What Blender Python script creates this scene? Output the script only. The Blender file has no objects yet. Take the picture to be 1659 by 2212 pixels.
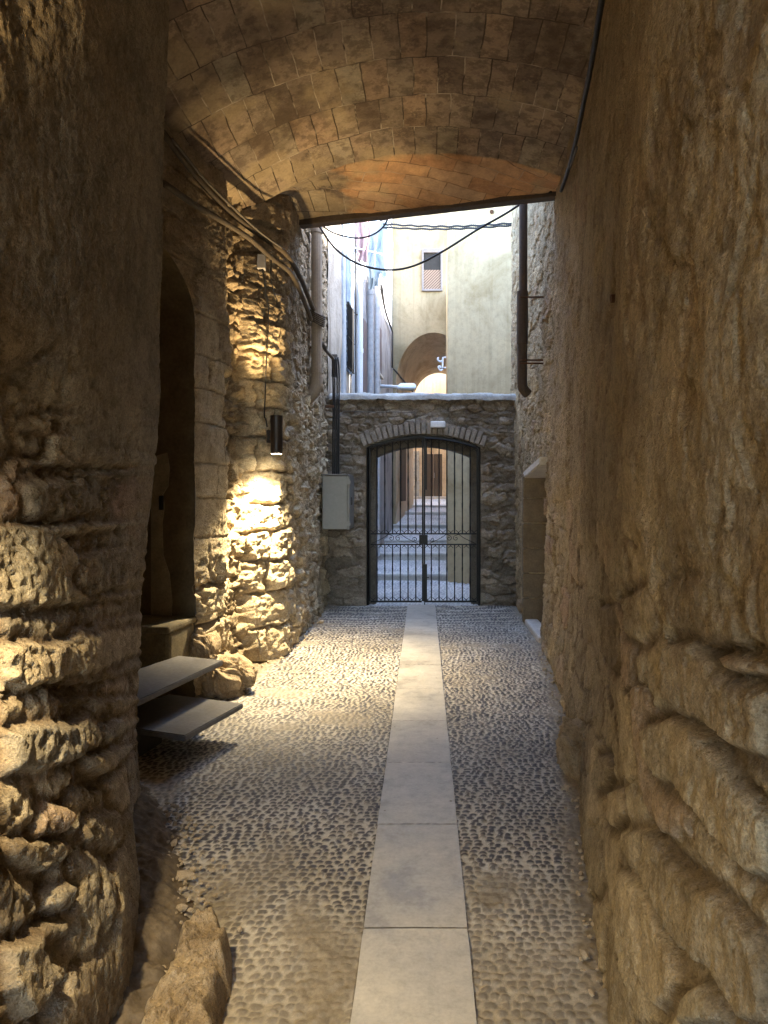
import bpy, bmesh, math, random
import numpy as np
from mathutils import Vector

random.seed(7)
scene = bpy.context.scene
COL = scene.collection
R = math.radians

# ------------------------------------------------------------------ camera
CAM_Z = 1.6
EXPOSURE = 4.5
cam_d = bpy.data.cameras.new("camera")
cam = bpy.data.objects.new("camera", cam_d)
COL.objects.link(cam)
cam.location = (0, 0, CAM_Z)
cam.rotation_euler = (R(90), 0, 0)
cam_d.sensor_fit = 'VERTICAL'
cam_d.sensor_height = 24.0
cam_d.sensor_width = 24.0
cam_d.lens = 24.0 * 1534 / 2212
cam_d.shift_x = -(915 - 829.5) / 2212
cam_d.shift_y = -(1106 - 1058) / 2212
cam_d.clip_start = 0.05
cam_d.clip_end = 500
scene.camera = cam


def U(X, Y, d):
    """measured picture position at distance d -> metres"""
    return Vector(((X - 915) * d / 1534, d, CAM_Z - (Y - 1058) * d / 1534))


# ------------------------------------------------------------------ noise
def _h(i, j, seed):
    i = i.astype(np.int64); j = j.astype(np.int64)
    h = (i * 374761393 + j * 668265263 + seed * 974634777) & 0xFFFFFFFF
    h = ((h ^ (h >> 13)) * 1274126177) & 0xFFFFFFFF
    h = ((h ^ (h >> 16)) * 2246822519) & 0xFFFFFFFF
    return ((h ^ (h >> 15)) & 0xFFFFFF) / float(0x1000000)


def perlin(x, y, seed=0):
    x = np.asarray(x, float); y = np.asarray(y, float)
    i = np.floor(x); j = np.floor(y); u = x - i; v = y - j
    fu = u * u * u * (u * (u * 6 - 15) + 10); fv = v * v * v * (v * (v * 6 - 15) + 10)

    def g(a, b):
        t = _h(i + a, j + b, seed) * 2 * np.pi
        return np.cos(t) * (u - a) + np.sin(t) * (v - b)
    n0 = g(0, 0) * (1 - fu) + g(1, 0) * fu
    n1 = g(0, 1) * (1 - fu) + g(1, 1) * fu
    return (n0 * (1 - fv) + n1 * fv) * 1.5


def fbm(x, y, seed=0, oct=4, gain=.5):
    a = 1; s = 0; f = 1
    for k in range(oct):
        s = s + a * perlin(x * f + k * 17.3, y * f - k * 9.1, seed + k)
        a *= gain; f *= 2.03
    return s


def ridge(x, y, seed=0, oct=4):
    a = 1; s = 0; f = 1
    for k in range(oct):
        s = s + a * (1 - 2 * np.abs(perlin(x * f + k * 7.3, y * f + k * 3.1, seed + k)))
        a *= .5; f *= 2.1
    return s / 2


def sst(a, b, x):
    t = np.clip((x - a) / (b - a), 0, 1)
    return t * t * (3 - 2 * t)


def voro(u, v, seed=0, jit=.8, brick=True):
    """edge distance, F1, random id of a jittered cell pattern"""
    j = np.floor(v)
    F1 = np.full(u.shape, 9.0); F2 = np.full(u.shape, 9.0); rid = np.zeros(u.shape)
    for dj in (-1, 0, 1):
        jj = j + dj
        off = (_h(jj, jj * 0 + 3, seed) if brick else 0)
        uu = u + off
        i = np.floor(uu)
        for di in (-1, 0, 1):
            ii = i + di
            px = ii + .5 + jit * (_h(ii, jj, seed + 1) - .5)
            py = jj + .5 + jit * .5 * (_h(ii, jj, seed + 2) - .5)
            d = np.hypot(uu - px, v - py)
            r = _h(ii, jj, seed + 5)
            near = d < F1
            F2 = np.where(near, F1, np.minimum(F2, d))
            rid = np.where(near, r, rid)
            F1 = np.where(near, d, F1)
    return F2 - F1, F1, rid


def courses(s, z, cw, ch, seed):
    """running-bond blocks: metric distance to the joint, random id"""
    zz = z / ch + .35 * perlin(z / ch * .37, z * 0 + .5, seed)
    j = np.floor(zz)
    off = _h(j, j * 0 + 7, seed); wj = cw * (.75 + .6 * _h(j, j * 0 + 9, seed))
    uu = s / wj + off * 5
    i = np.floor(uu)
    du = uu - i; dv = zz - j
    return np.minimum(np.minimum(du, 1 - du) * wj, np.minimum(dv, 1 - dv) * ch), _h(i, j, seed + 3)


def poly_sdf(px, py, poly):
    """signed distance, positive inside"""
    n = len(poly)
    d = np.full(px.shape, 1e9); inside = np.zeros(px.shape, bool)
    for k in range(n):
        ax, ay = poly[k]; bx, by = poly[(k + 1) % n]
        ex, ey = bx - ax, by - ay
        wx, wy = px - ax, py - ay
        t = np.clip((wx * ex + wy * ey) / (ex * ex + ey * ey + 1e-12), 0, 1)
        d = np.minimum(d, np.hypot(wx - t * ex, wy - t * ey))
        c = ((ay > py) != (by > py))
        with np.errstate(divide='ignore', invalid='ignore'):
            xi = ex * (py - ay) / (ey if abs(ey) > 1e-9 else 1e-9) + ax
        inside ^= c & (px < xi)
    return np.where(inside, d, -d)


# ------------------------------------------------------------------ objects
def props(o, label=None, cat=None, group=None, kind=None):
    if label: o['label'] = label
    if cat: o['category'] = cat
    if group: o['group'] = group
    if kind: o['kind'] = kind
    return o


def thing(name, label, cat, loc=(0, 0, 0), group=None, rz=0):
    o = bpy.data.objects.new(name, None)
    o.empty_display_size = .1
    COL.objects.link(o)
    o.location = loc
    o.rotation_euler = (0, 0, rz)
    return props(o, label, cat, group)


def wloc(o):
    v = Vector((0, 0, 0))
    while o is not None:
        v += o.location; o = o.parent
    return v


def link_mesh(name, me, mat, parent=None, local=False):
    o = bpy.data.objects.new(name, me)
    COL.objects.link(o)
    if mat: me.materials.append(mat)
    if parent is not None:
        o.parent = parent
        if not local:
            me.transform(__import__('mathutils').Matrix.Translation(-wloc(parent)))
    return o


def obj(name, bm, mat, parent=None, smooth=False, local=False):
    bmesh.ops.recalc_face_normals(bm, faces=bm.faces[:])
    me = bpy.data.meshes.new(name)
    bm.to_mesh(me); bm.free()
    if smooth:
        me.polygons.foreach_set('use_smooth', [True] * len(me.polygons))
    return link_mesh(name, me, mat, parent, local)


def grid_mesh(name, XYZ, mat, parent=None, attrs=None, drop=None, flip=False, uv=None):
    nz, ns = XYZ.shape[:2]
    idx = np.arange(nz * ns).reshape(nz, ns)
    a = idx[:-1, :-1]; b = idx[:-1, 1:]; c = idx[1:, 1:]; d = idx[1:, :-1]
    q = np.stack([a, b, c, d] if not flip else [a, d, c, b], -1).reshape(-1, 4)
    if drop is not None:
        q = q[~drop.reshape(-1)]
    me = bpy.data.meshes.new(name)
    me.vertices.add(nz * ns)
    me.vertices.foreach_set('co', XYZ.reshape(-1).astype(np.float32))
    me.loops.add(len(q) * 4)
    me.loops.foreach_set('vertex_index', q.reshape(-1).astype(np.int32))
    me.polygons.add(len(q))
    me.polygons.foreach_set('loop_start', np.arange(0, len(q) * 4, 4, dtype=np.int32))
    me.polygons.foreach_set('use_smooth', np.ones(len(q), bool))
    me.update(calc_edges=True)
    for k, v in (attrs or {}).items():
        at = me.attributes.new(k, 'FLOAT', 'POINT')
        at.data.foreach_set('value', np.broadcast_to(v, (nz, ns)).reshape(-1).astype(np.float32))
    if uv is not None:
        l = me.uv_layers.new(name='UVMap')
        uvv = np.stack(uv, -1).reshape(-1, 2)[q.reshape(-1)]
        l.data.foreach_set('uv', uvv.reshape(-1).astype(np.float32))
    me.validate()
    return link_mesh(name, me, mat, parent)


def bx(bm, c, s, rz=0, bev=0, seg=2, tilt=None):
    r = bmesh.ops.create_cube(bm, size=1)
    vs = r['verts']
    for v in vs:
        v.co = Vector((v.co.x * s[0], v.co.y * s[1], v.co.z * s[2]))
    if bev:
        es = list({e for v in vs for e in v.link_edges})
        rr = bmesh.ops.bevel(bm, geom=es, offset=bev, segments=seg, affect='EDGES', profile=.5)
        vs = list({v for f in rr['faces'] for v in f.verts} | {v for v in vs if v.is_valid})
        allv = set(vs)
        for v in vs:
            for f in v.link_faces:
                allv.update(f.verts)
        vs = list(allv)
    cs, sn = math.cos(rz), math.sin(rz)
    for v in vs:
        x, y, z = v.co
        if tilt is not None:
            ct, st = math.cos(tilt), math.sin(tilt)
            x, z = x * ct + z * st, -x * st + z * ct
        v.co = Vector((x * cs - y * sn + c[0], x * sn + y * cs + c[1], z + c[2]))
    return vs


def tube(bm, pts, r, n=8, cap=True, rfun=None):
    pts = [Vector(p) for p in pts]
    rings = []
    up = None
    for k, p in enumerate(pts):
        t = (pts[min(k + 1, len(pts) - 1)] - pts[max(k - 1, 0)])
        if t.length < 1e-9: t = Vector((0, 0, 1))
        t.normalize()
        if up is None:
            up = t.orthogonal().normalized()
        else:
            up = (up - t * up.dot(t))
            up = up.normalized() if up.length > 1e-6 else t.orthogonal().normalized()
        w = t.cross(up)
        rr = r if rfun is None else rfun(k)
        rings.append([bm.verts.new(p + (up * math.cos(a) + w * math.sin(a)) * rr)
                      for a in [2 * math.pi * i / n for i in range(n)]])
    for A, B in zip(rings, rings[1:]):
        for i in range(n):
            bm.faces.new((A[i], A[(i + 1) % n], B[(i + 1) % n], B[i]))
    if cap:
        bm.faces.new(rings[0][::-1]); bm.faces.new(rings[-1])


def spline(pts, n=8):
    pts = [Vector(p) for p in pts]
    out = []
    P = [pts[0] * 2 - pts[1]] + pts + [pts[-1] * 2 - pts[-2]]
    for k in range(1, len(P) - 2):
        p0, p1, p2, p3 = P[k - 1:k + 3]
        for i in range(n):
            t = i / n
            out.append(.5 * ((2 * p1) + (p2 - p0) * t + (2 * p0 - 5 * p1 + 4 * p2 - p3) * t * t
                             + (3 * p1 - p0 - 3 * p2 + p3) * t ** 3))
    out.append(pts[-1])
    return out


def prism(bm, poly, z0, z1):
    a = [bm.verts.new((x, y, z0)) for x, y in poly]
    b = [bm.verts.new((x, y, z1)) for x, y in poly]
    n = len(poly)
    bm.faces.new(a[::-1]); bm.faces.new(b)
    for i in range(n):
        bm.faces.new((a[i], a[(i + 1) % n], b[(i + 1) % n], b[i]))


# ------------------------------------------------------------------ materials
class NT:
    def __init__(self, name):
        self.m = bpy.data.materials.new(name)
        self.m.use_nodes = True
        self.t = self.m.node_tree
        self.b = self.t.nodes['Principled BSDF']
        self.out = self.t.nodes['Material Output']

    def n(self, typ, **kw):
        x = self.t.nodes.new(typ)
        for k, v in kw.items():
            if k.startswith('i_'):
                x.inputs[k[2:].replace('_', ' ')].default_value = v
            else:
                setattr(x, k, v)
        return x

    def l(self, a, b):
        self.t.links.new(a, b)

    def coord(self, kind='Object', scale=None):
        c = self.n('ShaderNodeTexCoord')
        o = c.outputs[kind]
        if scale:
            mp = self.n('ShaderNodeMapping')
            mp.inputs['Scale'].default_value = scale
            self.l(o, mp.inputs['Vector'])
            o = mp.outputs['Vector']
        return o

    def noise(self, vec, scale, detail=6, rough=.6, dist=0):
        x = self.n('ShaderNodeTexNoise')
        x.inputs['Scale'].default_value = scale
        x.inputs['Detail'].default_value = detail
        x.inputs['Roughness'].default_value = rough
        x.inputs['Distortion'].default_value = dist
        self.l(vec, x.inputs['Vector'])
        return x.outputs['Fac']

    def ramp(self, fac, stops):
        x = self.n('ShaderNodeValToRGB')
        while len(x.color_ramp.elements) < len(stops):
            x.color_ramp.elements.new(.5)
        for e, (p, c) in zip(x.color_ramp.elements, stops):
            e.position = p
            e.color = (c, c, c, 1) if isinstance(c, (int, float)) else (*c, 1)
        self.l(fac, x.inputs['Fac'])
        return x.outputs['Color']

    def mix(self, fac, a, b, mode='MIX'):
        x = self.n('ShaderNodeMix', data_type='RGBA', blend_type=mode)
        for sock, val in ((x.inputs[0], fac), (x.inputs[6], a), (x.inputs[7], b)):
            if isinstance(val, (int, float)): sock.default_value = val
            elif isinstance(val, tuple): sock.default_value = (*val, 1)
            else: self.l(val, sock)
        return x.outputs[2]

    def math(self, op, a, b=0):
        x = self.n('ShaderNodeMath', operation=op)
        for sock, val in ((x.inputs[0], a), (x.inputs[1], b)):
            if isinstance(val, (int, float)): sock.default_value = val
            else: self.l(val, sock)
        return x.outputs[0]

    def attr(self, name):
        return self.n('ShaderNodeAttribute', attribute_name=name).outputs['Fac']

    def bump(self, h, strength=.5, dist=.01, prev=None):
        x = self.n('ShaderNodeBump')
        x.inputs['Strength'].default_value = strength
        x.inputs['Distance'].default_value = dist
        self.l(h, x.inputs['Height'])
        if prev is not None: self.l(prev, x.inputs['Normal'])
        return x.outputs['Normal']

    def done(self, col=None, rough=.85, normal=None, metal=0, spec=.3):
        if col is not None:
            if isinstance(col, tuple): self.b.inputs['Base Color'].default_value = (*col, 1)
            else: self.l(col, self.b.inputs['Base Color'])
        if isinstance(rough, (int, float)): self.b.inputs['Roughness'].default_value = rough
        else: self.l(rough, self.b.inputs['Roughness'])
        self.b.inputs['Metallic'].default_value = metal
        self.b.inputs['Specular IOR Level'].default_value = spec
        if normal is not None: self.l(normal, self.b.inputs['Normal'])
        return self.m


def mat_wall(name, stones, mortar, plaster, pit=1.0, stain=.5):
    """stones: ramp stops over the per-stone random value; mortar and plaster colours by attribute"""
    t = NT(name)
    v = t.coord()
    base = t.ramp(t.attr('rnd'), stones)
    n1 = t.noise(v, 2.2, 8, .65)
    n2 = t.noise(v, 11, 8, .7)
    n3 = t.noise(v, 55, 6, .7)
    c = t.mix(t.attr('mortar'), base, mortar)
    c = t.mix(t.attr('plaster'), c, plaster)
    c = t.mix(1, c, t.ramp(n1, [(.25, (.55, .5, .45)), (.5, (1, 1, 1)), (.78, (1.28, 1.25, 1.2))]), 'MULTIPLY')
    c = t.mix(1, c, t.ramp(n2, [(.28, (.6, .56, .5)), (.5, (1, 1, 1)), (.75, (1.25, 1.25, 1.22))]), 'MULTIPLY')
    c = t.mix(.8, c, t.ramp(n3, [(.3, .62), (.5, 1.0), (.7, 1.3)]), 'MULTIPLY')
    fl = t.ramp(t.noise(v, 30, 3, .6, 1.5), [(.6, 0.0), (.72, 1.0)])
    c = t.mix(t.math('MULTIPLY', fl, .18), c, (.55, .46, .33))
    # pit centres take a darker colour, in scattered areas
    vo = t.n('ShaderNodeTexVoronoi', feature='F1'); vo.inputs['Scale'].default_value = 75
    t.l(v, vo.inputs['Vector'])
    pits = t.ramp(vo.outputs['Distance'], [(.05, 0.0), (.35, 1.0)])
    pmask = t.ramp(t.noise(v, 5, 4), [(.5, 0.0), (.68, 1.0)])
    c = t.mix(t.math('MULTIPLY', t.math('SUBTRACT', 1, pits), t.math('MULTIPLY', pmask, .6 * pit)), c, (.07, .05, .03))
    b = t.bump(n2, .5, .012)
    b = t.bump(n3, 1.0, .014, b)
    n4 = t.noise(v, 170, 4, .7)
    b = t.bump(n4, .6, .004, b)
    c = t.mix(.7, c, t.ramp(n4, [(.32, .6), (.5, 1.0), (.7, 1.3)]), 'MULTIPLY')
    b = t.bump(pits, .6 * pit, .006, b)
    return t.done(c, .9, b, spec=.2)


def mat_simple(name, col, rough=.6, metal=0, var=.25, scale=12, bump=.15, spec=.4, streak=False):
    t = NT(name)
    v = t.coord(scale=(1, 1, .15) if streak else None)
    n = t.noise(v, scale, 8, .65)
    n2 = t.noise(t.coord(), scale * 7, 5, .6)
    c = t.mix(1, col, t.ramp(n, [(.25, 1 - var), (.5, 1.0), (.78, 1 + var)]), 'MULTIPLY')
    c = t.mix(1, c, t.ramp(n2, [(.3, 1 - var * .5), (.7, 1 + var * .5)]), 'MULTIPLY')
    r = t.ramp(n, [(.3, max(.05, rough - .12)), (.7, min(1, rough + .1))])
    return t.done(c, r, t.bump(n2, bump, .004), metal, spec)


def mat_facade(name, col, dirt=(.45, .4, .33), streak=.5, patch=(.9, .86, .78), bump=.4):
    """lime render: big soft patches, vertical rain streaks, fine grain"""
    t = NT(name)
    v = t.coord()
    n1 = t.noise(v, .9, 8, .65, .6)
    st = t.noise(t.coord(scale=(7, 7, .35)), 1.4, 6, .6)
    n2 = t.noise(v, 14, 8, .7)
    c = t.mix(1, col, t.ramp(n1, [(.33, tuple(x * .8 for x in dirt)), (.5, (1, 1, 1)), (.68, (1.15, 1.13, 1.1))]), 'MULTIPLY')
    c = t.mix(streak, c, t.ramp(st, [(.36, tuple(x * .72 for x in dirt)), (.5, (1, 1, 1))]), 'MULTIPLY')
    c = t.mix(.6, c, t.ramp(n2, [(.3, .72), (.5, 1.0), (.75, 1.12)]), 'MULTIPLY')
    return t.done(c, .9, t.bump(n2, bump, .01), spec=.15)


M = {}
LS = [(0, (.25, .205, .14)), (.3, (.42, .345, .235)), (.55, (.32, .28, .21)), (.8, (.48, .40, .27)), (1, (.42, .275, .19))]
M['wall_a'] = mat_wall('old_stone_brown', LS, (.22, .16, .10), (.26, .21, .14))
M['wall_b'] = mat_wall('old_ashlar', [(0, (.40, .33, .23)), (.5, (.48, .40, .28)), (1, (.55, .46, .32))],
                       (.26, .2, .13), (.27, .215, .15), pit=1.3)
LC = [(0, (.28, .225, .145)), (.3, (.43, .35, .23)), (.55, (.33, .275, .18)), (.8, (.47, .385, .25)), (1, (.36, .265, .185))]
M['wall_c'] = mat_wall('old_plaster_right', LC, (.19, .145, .095), (.33, .27, .175), pit=.8)
M['wall_d'] = mat_wall('gate_wall_stone', [(0, (.17, .145, .115)), (.5, (.25, .21, .165)), (1, (.34, .29, .23))],
                       (.185, .155, .12), (.27, .23, .185))
M['wall_e'] = mat_wall('outer_stone', [(0, (.36, .32, .27)), (.5, (.46, .42, .36)), (1, (.52, .47, .4))],
                       (.36, .31, .26), (.5, .47, .43))
M['reveal'] = mat_simple('shaded_plaster', (.14, .105, .062), .95, var=.35, scale=6, bump=.6, spec=.1)  # shade of the arch recess is put into this dark colour
M['iron'] = mat_simple('black_iron', (.018, .017, .017), .45, .6, var=.3, scale=20, bump=.2)
M['cable'] = mat_simple('black_rubber', (.02, .019, .02), .55, var=.3, scale=20)
M['cable_brown'] = mat_simple('dusty_cable', (.085, .065, .045), .8, var=.4, scale=20)
M['cable_grey'] = mat_simple('grey_cable', (.12, .105, .09), .7, var=.3, scale=20)
M['pipe_l'] = mat_simple('grey_brown_pipe', (.27, .22, .17), .7, var=.25, scale=5, streak=True)
M['pipe_r'] = mat_simple('dark_brown_pipe', (.07, .05, .038), .7, var=.3, scale=5, streak=True)
M['steel'] = mat_simple('brushed_steel', (.24, .235, .225), .5, .4, var=.12, scale=4, bump=.05)
M['white_paint'] = mat_simple('white_plastic', (.75, .76, .78), .5, var=.08, scale=6, bump=.03)
M['slate'] = mat_simple('dark_slate', (.13, .125, .125), .55, var=.4, scale=6, bump=.3, spec=.45)
M['slate_edge'] = M['slate']
M['rust'] = mat_simple('rusty_iron', (.11, .055, .03), .85, .2, var=.4, scale=20)
M['lamp_black'] = mat_simple('lamp_black', (.035, .024, .018), .45, .3, var=.15, scale=10, bump=.04)
M['cream'] = mat_facade('cream_render', (.255, .21, .135), (.86, .82, .74), .35)
M['cream_r'] = mat_facade('pale_cream_render', (.44, .35, .215), (.86, .82, .72), .3)
M['ochre'] = mat_facade('ochre_render', (.60, .48, .33), (.75, .68, .6), .3)
M['tan'] = mat_facade('tan_render', (.56, .48, .37), (.8, .74, .66), .25)
M['white_wall'] = mat_facade('white_limewash', (.42, .45, .49), (.72, .72, .74), .5)
M['grey_wall'] = mat_facade('grey_lavender_render', (.38, .375, .385), (.66, .64, .64), .6)
M['blue_wall'] = mat_facade('blue_grey_roughcast', (.30, .38, .46), (.6, .64, .7), .6, bump=1)
M['worn_wall'] = mat_facade('worn_brown_render', (.45, .40, .34), (.55, .5, .44), .8, bump=.9)
M['wood'] = mat_simple('dark_old_wood', (.075, .055, .04), .75, var=.4, scale=6, streak=True)
M['dark'] = mat_simple('interior_shade', (.012, .011, .01), .9)  # near-black colour stands in for the unlit depth of openings
M['cap'] = mat_simple('cement_cap', (.36, .35, .325), .9, var=.35, scale=7, bump=.6)
M['brick'] = mat_simple('pale_brick', (.25, .215, .18), .9, var=.5, scale=9, bump=.7)
M['stone_step'] = mat_simple('pale_stone_step', (.62, .60, .57), .85, var=.25, scale=8, bump=.4)
M['riser'] = mat_simple('grey_stone_riser', (.52, .49, .45), .9, var=.35, scale=8, bump=.4)
M['boulder'] = mat_wall('boulder_stone', [(0, (.40, .31, .2)), (1, (.48, .38, .25))], (.3, .2, .1), (.3, .22, .12))
M['sill'] = mat_simple('pale_stone_slab', (.55, .52, .47), .85, var=.25, scale=8, bump=.4)
M['window_frame'] = mat_simple('grey_window_frame', (.13, .115, .11), .7, var=.2)
M['wicker'] = None
M['towel'] = mat_simple('pink_towel', (.44, .29, .285), .95, var=.12, scale=20, bump=.3, spec=.1)
M['cloth'] = mat_simple('white_laundry', (.36, .42, .46), .95, var=.08, scale=14, bump=.25, spec=.1)

# emissive lamp glass
t = NT('lamp_glass_down')
t.b.inputs['Emission Color'].default_value = (1, .84, .55, 1)
t.b.inputs['Emission Strength'].default_value = 10
M['glow'] = t.done((.9, .85, .7), .3)
t = NT('lamp_glass_up')
t.b.inputs['Emission Color'].default_value = (1, .7, .3, 1)
t.b.inputs['Emission Strength'].default_value = 4
M['glow_up'] = t.done((.9, .8, .6), .3)

# wicker panel
t = NT('wicker_panel')
w = t.n('ShaderNodeTexWave', wave_type='BANDS'); w.inputs['Scale'].default_value = 14; w.inputs['Distortion'].default_value = 0
t.l(t.coord(scale=(1, 1, .45)), w.inputs['Vector'])
w2 = t.n('ShaderNodeTexWave', wave_type='BANDS', bands_direction='DIAGONAL'); w2.inputs['Scale'].default_value = 9
t.l(t.coord(scale=(-1, 1, 1)), w2.inputs['Vector'])
f = t.math('MULTIPLY', w.outputs['Fac'], w2.outputs['Fac'])
M['wicker'] = t.done(t.ramp(f, [(.15, (.06, .04, .03)), (.5, (.27, .19, .14))]), .8)

# cobbles
t = NT('pebble_paving')
v = t.coord()
peb = t.ramp(t.attr('rnd'), [(0, (.035, .031, .034)), (.4, (.06, .051, .05)), (.65, (.042, .037, .041)), (.88, (.085, .07, .06)), (1, (.2, .165, .13))])
mor = t.mix(t.ramp(t.noise(v, 1.3, 6), [(.35, 0.0), (.65, 1.0)]), (.54, .50, .43), (.42, .375, .30))
c = t.mix(t.attr('mortar'), peb, mor)
c = t.mix(t.attr('plaster'), c, t.ramp(t.noise(v, 9, 8, .7), [(.3, (.14, .108, .068)), (.7, (.25, .20, .13))]))
n1 = t.noise(v, 1.1, 6); n2 = t.noise(v, 60, 6, .7)
c = t.mix(1, c, t.ramp(n1, [(.3, .75), (.5, 1.0), (.7, 1.2)]), 'MULTIPLY')
c = t.mix(.8, c, t.ramp(n2, [(.3, .7), (.5, 1.0), (.7, 1.25)]), 'MULTIPLY')
rough = t.math('ADD', .55, t.math('MULTIPLY', t.attr('mortar'), .3))
M['cobble'] = t.done(c, rough, t.bump(n2, .5, .006), spec=.4)

# limestone strip
t = NT('limestone_slabs')
v = t.coord()
n1 = t.noise(v, 3, 8, .65); n2 = t.noise(v, 70, 5)
c = t.mix(1, t.ramp(t.attr('rnd'), [(0, (.43, .40, .35)), (1, (.50, .465, .40))]), t.ramp(n1, [(.36, .66), (.45, .92), (.53, 1.0), (.66, 1.14)]), 'MULTIPLY')
c = t.mix(1, c, t.ramp(t.noise(v, 14, 8, .75), [(.3, .8), (.5, 1.0), (.7, 1.08)]), 'MULTIPLY')
c = t.mix(.7, c, t.ramp(n2, [(.3, .85), (.7, 1.1)]), 'MULTIPLY')
vo = t.n('ShaderNodeTexVoronoi', feature='F1'); vo.inputs['Scale'].default_value = 9
t.l(v, vo.inputs['Vector'])
spots = t.ramp(t.math('ADD', vo.outputs['Distance'], t.math('MULTIPLY', t.noise(v, 40, 3), .06)), [(.075, 1.0), (.11, 0.0)])
spots = t.math('MULTIPLY', spots, t.ramp(t.noise(v, 2.6, 2), [(.42, 0.0), (.5, 1.0)]))
c = t.mix(t.math('MULTIPLY', spots, .9), c, (.09, .06, .035))
c = t.mix(t.math('MULTIPLY', t.attr('mortar'), t.ramp(t.noise(v, 7, 4), [(.35, .25), (.6, .9)])), c, (.15, .12, .085))
M['slab'] = t.done(c, t.ramp(n1, [(.3, .42), (.7, .6)]), t.bump(n2, .2, .003), spec=.4)

# vault tiles
t = NT('vault_tiles')
uv = t.coord('UV')
v = t.coord()
dv = t.n('ShaderNodeVectorMath', operation='ADD')
nz = t.n('ShaderNodeTexNoise'); nz.inputs['Scale'].default_value = 2.5; nz.inputs['Detail'].default_value = 4
t.l(uv, nz.inputs['Vector'])
sc = t.n('ShaderNodeVectorMath', operation='SCALE'); sc.inputs['Scale'].default_value = .05
t.l(nz.outputs['Color'], sc.inputs[0])
t.l(uv, dv.inputs[0]); t.l(sc.outputs[0], dv.inputs[1])


def bricks(vec, w, h, off, mortar):
    b = t.n('ShaderNodeTexBrick', offset=off, offset_frequency=2)
    b.inputs['Color1'].default_value = (0, 0, 0, 1)
    b.inputs['Color2'].default_value = (1, 1, 1, 1)
    b.inputs['Mortar'].default_value = (.5, .5, .5, 1)
    b.inputs['Scale'].default_value = 1
    b.inputs['Mortar Size'].default_value = mortar
    b.inputs['Mortar Smooth'].default_value = .25
    b.inputs['Bias'].default_value = 0
    b.inputs['Brick Width'].default_value = w
    b.inputs['Row Height'].default_value = h
    t.l(vec, b.inputs['Vector'])
    return b


b1 = bricks(dv.outputs[0], .195, .485, .47, .0055)
mp = t.n('ShaderNodeMapping'); mp.inputs['Rotation'].default_value = (0, 0, R(-15))
t.l(dv.outputs[0], mp.inputs['Vector'])
b2 = bricks(mp.outputs[0], .42, .17, .5, .005)
lun = t.attr('lun')
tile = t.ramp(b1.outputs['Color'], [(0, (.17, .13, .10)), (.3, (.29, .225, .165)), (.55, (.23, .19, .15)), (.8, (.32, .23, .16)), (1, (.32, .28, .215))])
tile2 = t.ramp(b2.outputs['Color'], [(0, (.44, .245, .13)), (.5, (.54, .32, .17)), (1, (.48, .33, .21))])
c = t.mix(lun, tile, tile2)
n1 = t.noise(v, 1.5, 8, .65); n2 = t.noise(v, 9, 8, .7); n3 = t.noise(v, 45, 5, .7)
c = t.mix(1, c, t.ramp(n1, [(.36, (.55, .53, .5)), (.5, (1, 1, 1)), (.64, (1.3, 1.3, 1.25))]), 'MULTIPLY')
# soot and lime marks
soot = t.math('MULTIPLY', t.ramp(n2, [(.47, 0.0), (.57, 1.0)]), t.math('SUBTRACT', 1, t.math('MULTIPLY', lun, .7)))
c = t.mix(t.math('MULTIPLY', soot, .55), c, (.085, .06, .045))
lime = t.math('MULTIPLY', t.ramp(n3, [(.5, 0.0), (.65, 1.0)]), t.ramp(t.noise(v, 1.9, 5), [(.5, 0.0), (.65, 1.0)]))
c = t.mix(t.math('MULTIPLY', lime, .55), c, (.46, .37, .25))
sal = t.attr('salt')
c = t.mix(t.math('MULTIPLY', sal, .55), c, (.40, .32, .20))
joint = t.math('ADD', t.math('MULTIPLY', b1.outputs['Fac'], t.math('SUBTRACT', 1, lun)), t.math('MULTIPLY', b2.outputs['Fac'], t.math('MULTIPLY', lun, .7)))
jm = t.ramp(t.noise(v, 2.3, 3), [(.40, .55), (.56, 1.0)])
jcol = t.mix(t.ramp(t.noise(v, 3.1, 3), [(.5, 0.0), (.6, 1.0)]), (.075, .055, .04), (.48, .41, .32))
c = t.mix(t.math('MULTIPLY', joint, jm), c, jcol)
c = t.mix(.6, c, t.ramp(n3, [(.3, .75), (.7, 1.2)]), 'MULTIPLY')
b = t.bump(n2, .4, .012)
b = t.bump(n3, .5, .005, b)
b = t.bump(t.math('SUBTRACT', 1, joint), .8, .008, b)
b = t.bump(t.mix(lun, b1.outputs['Color'], b2.outputs['Color']), .6, .012, b)
M['vault'] = t.done(c, .88, b, spec=.2)

# ------------------------------------------------------------------ relief walls
def project(BX, BY, Z):
    yy = np.maximum(BY, .3)
    return 915 + 1534 * BX / yy, 1058 - 1534 * (Z - CAM_Z) / yy


def wall_points(S, BX, BY, Z, pts):
    """measured corner points of a stone -> (s, z) on the wall"""
    PX, PY = project(BX, BY, Z)
    PX = np.where(BY > .8, PX, 1e7)
    out = []
    for X, Y in pts:
        k = np.argmin((PX - X) ** 2 + (PY - Y) ** 2)
        i, j = np.unravel_index(k, PX.shape)
        out.append((S[i, j], Z[i, j]))
    return out


def wall_normals(BX, BY):
    tx = np.gradient(BX, axis=1); ty = np.gradient(BY, axis=1)
    l = np.hypot(tx, ty) + 1e-9
    return tx / l, ty / l


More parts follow.
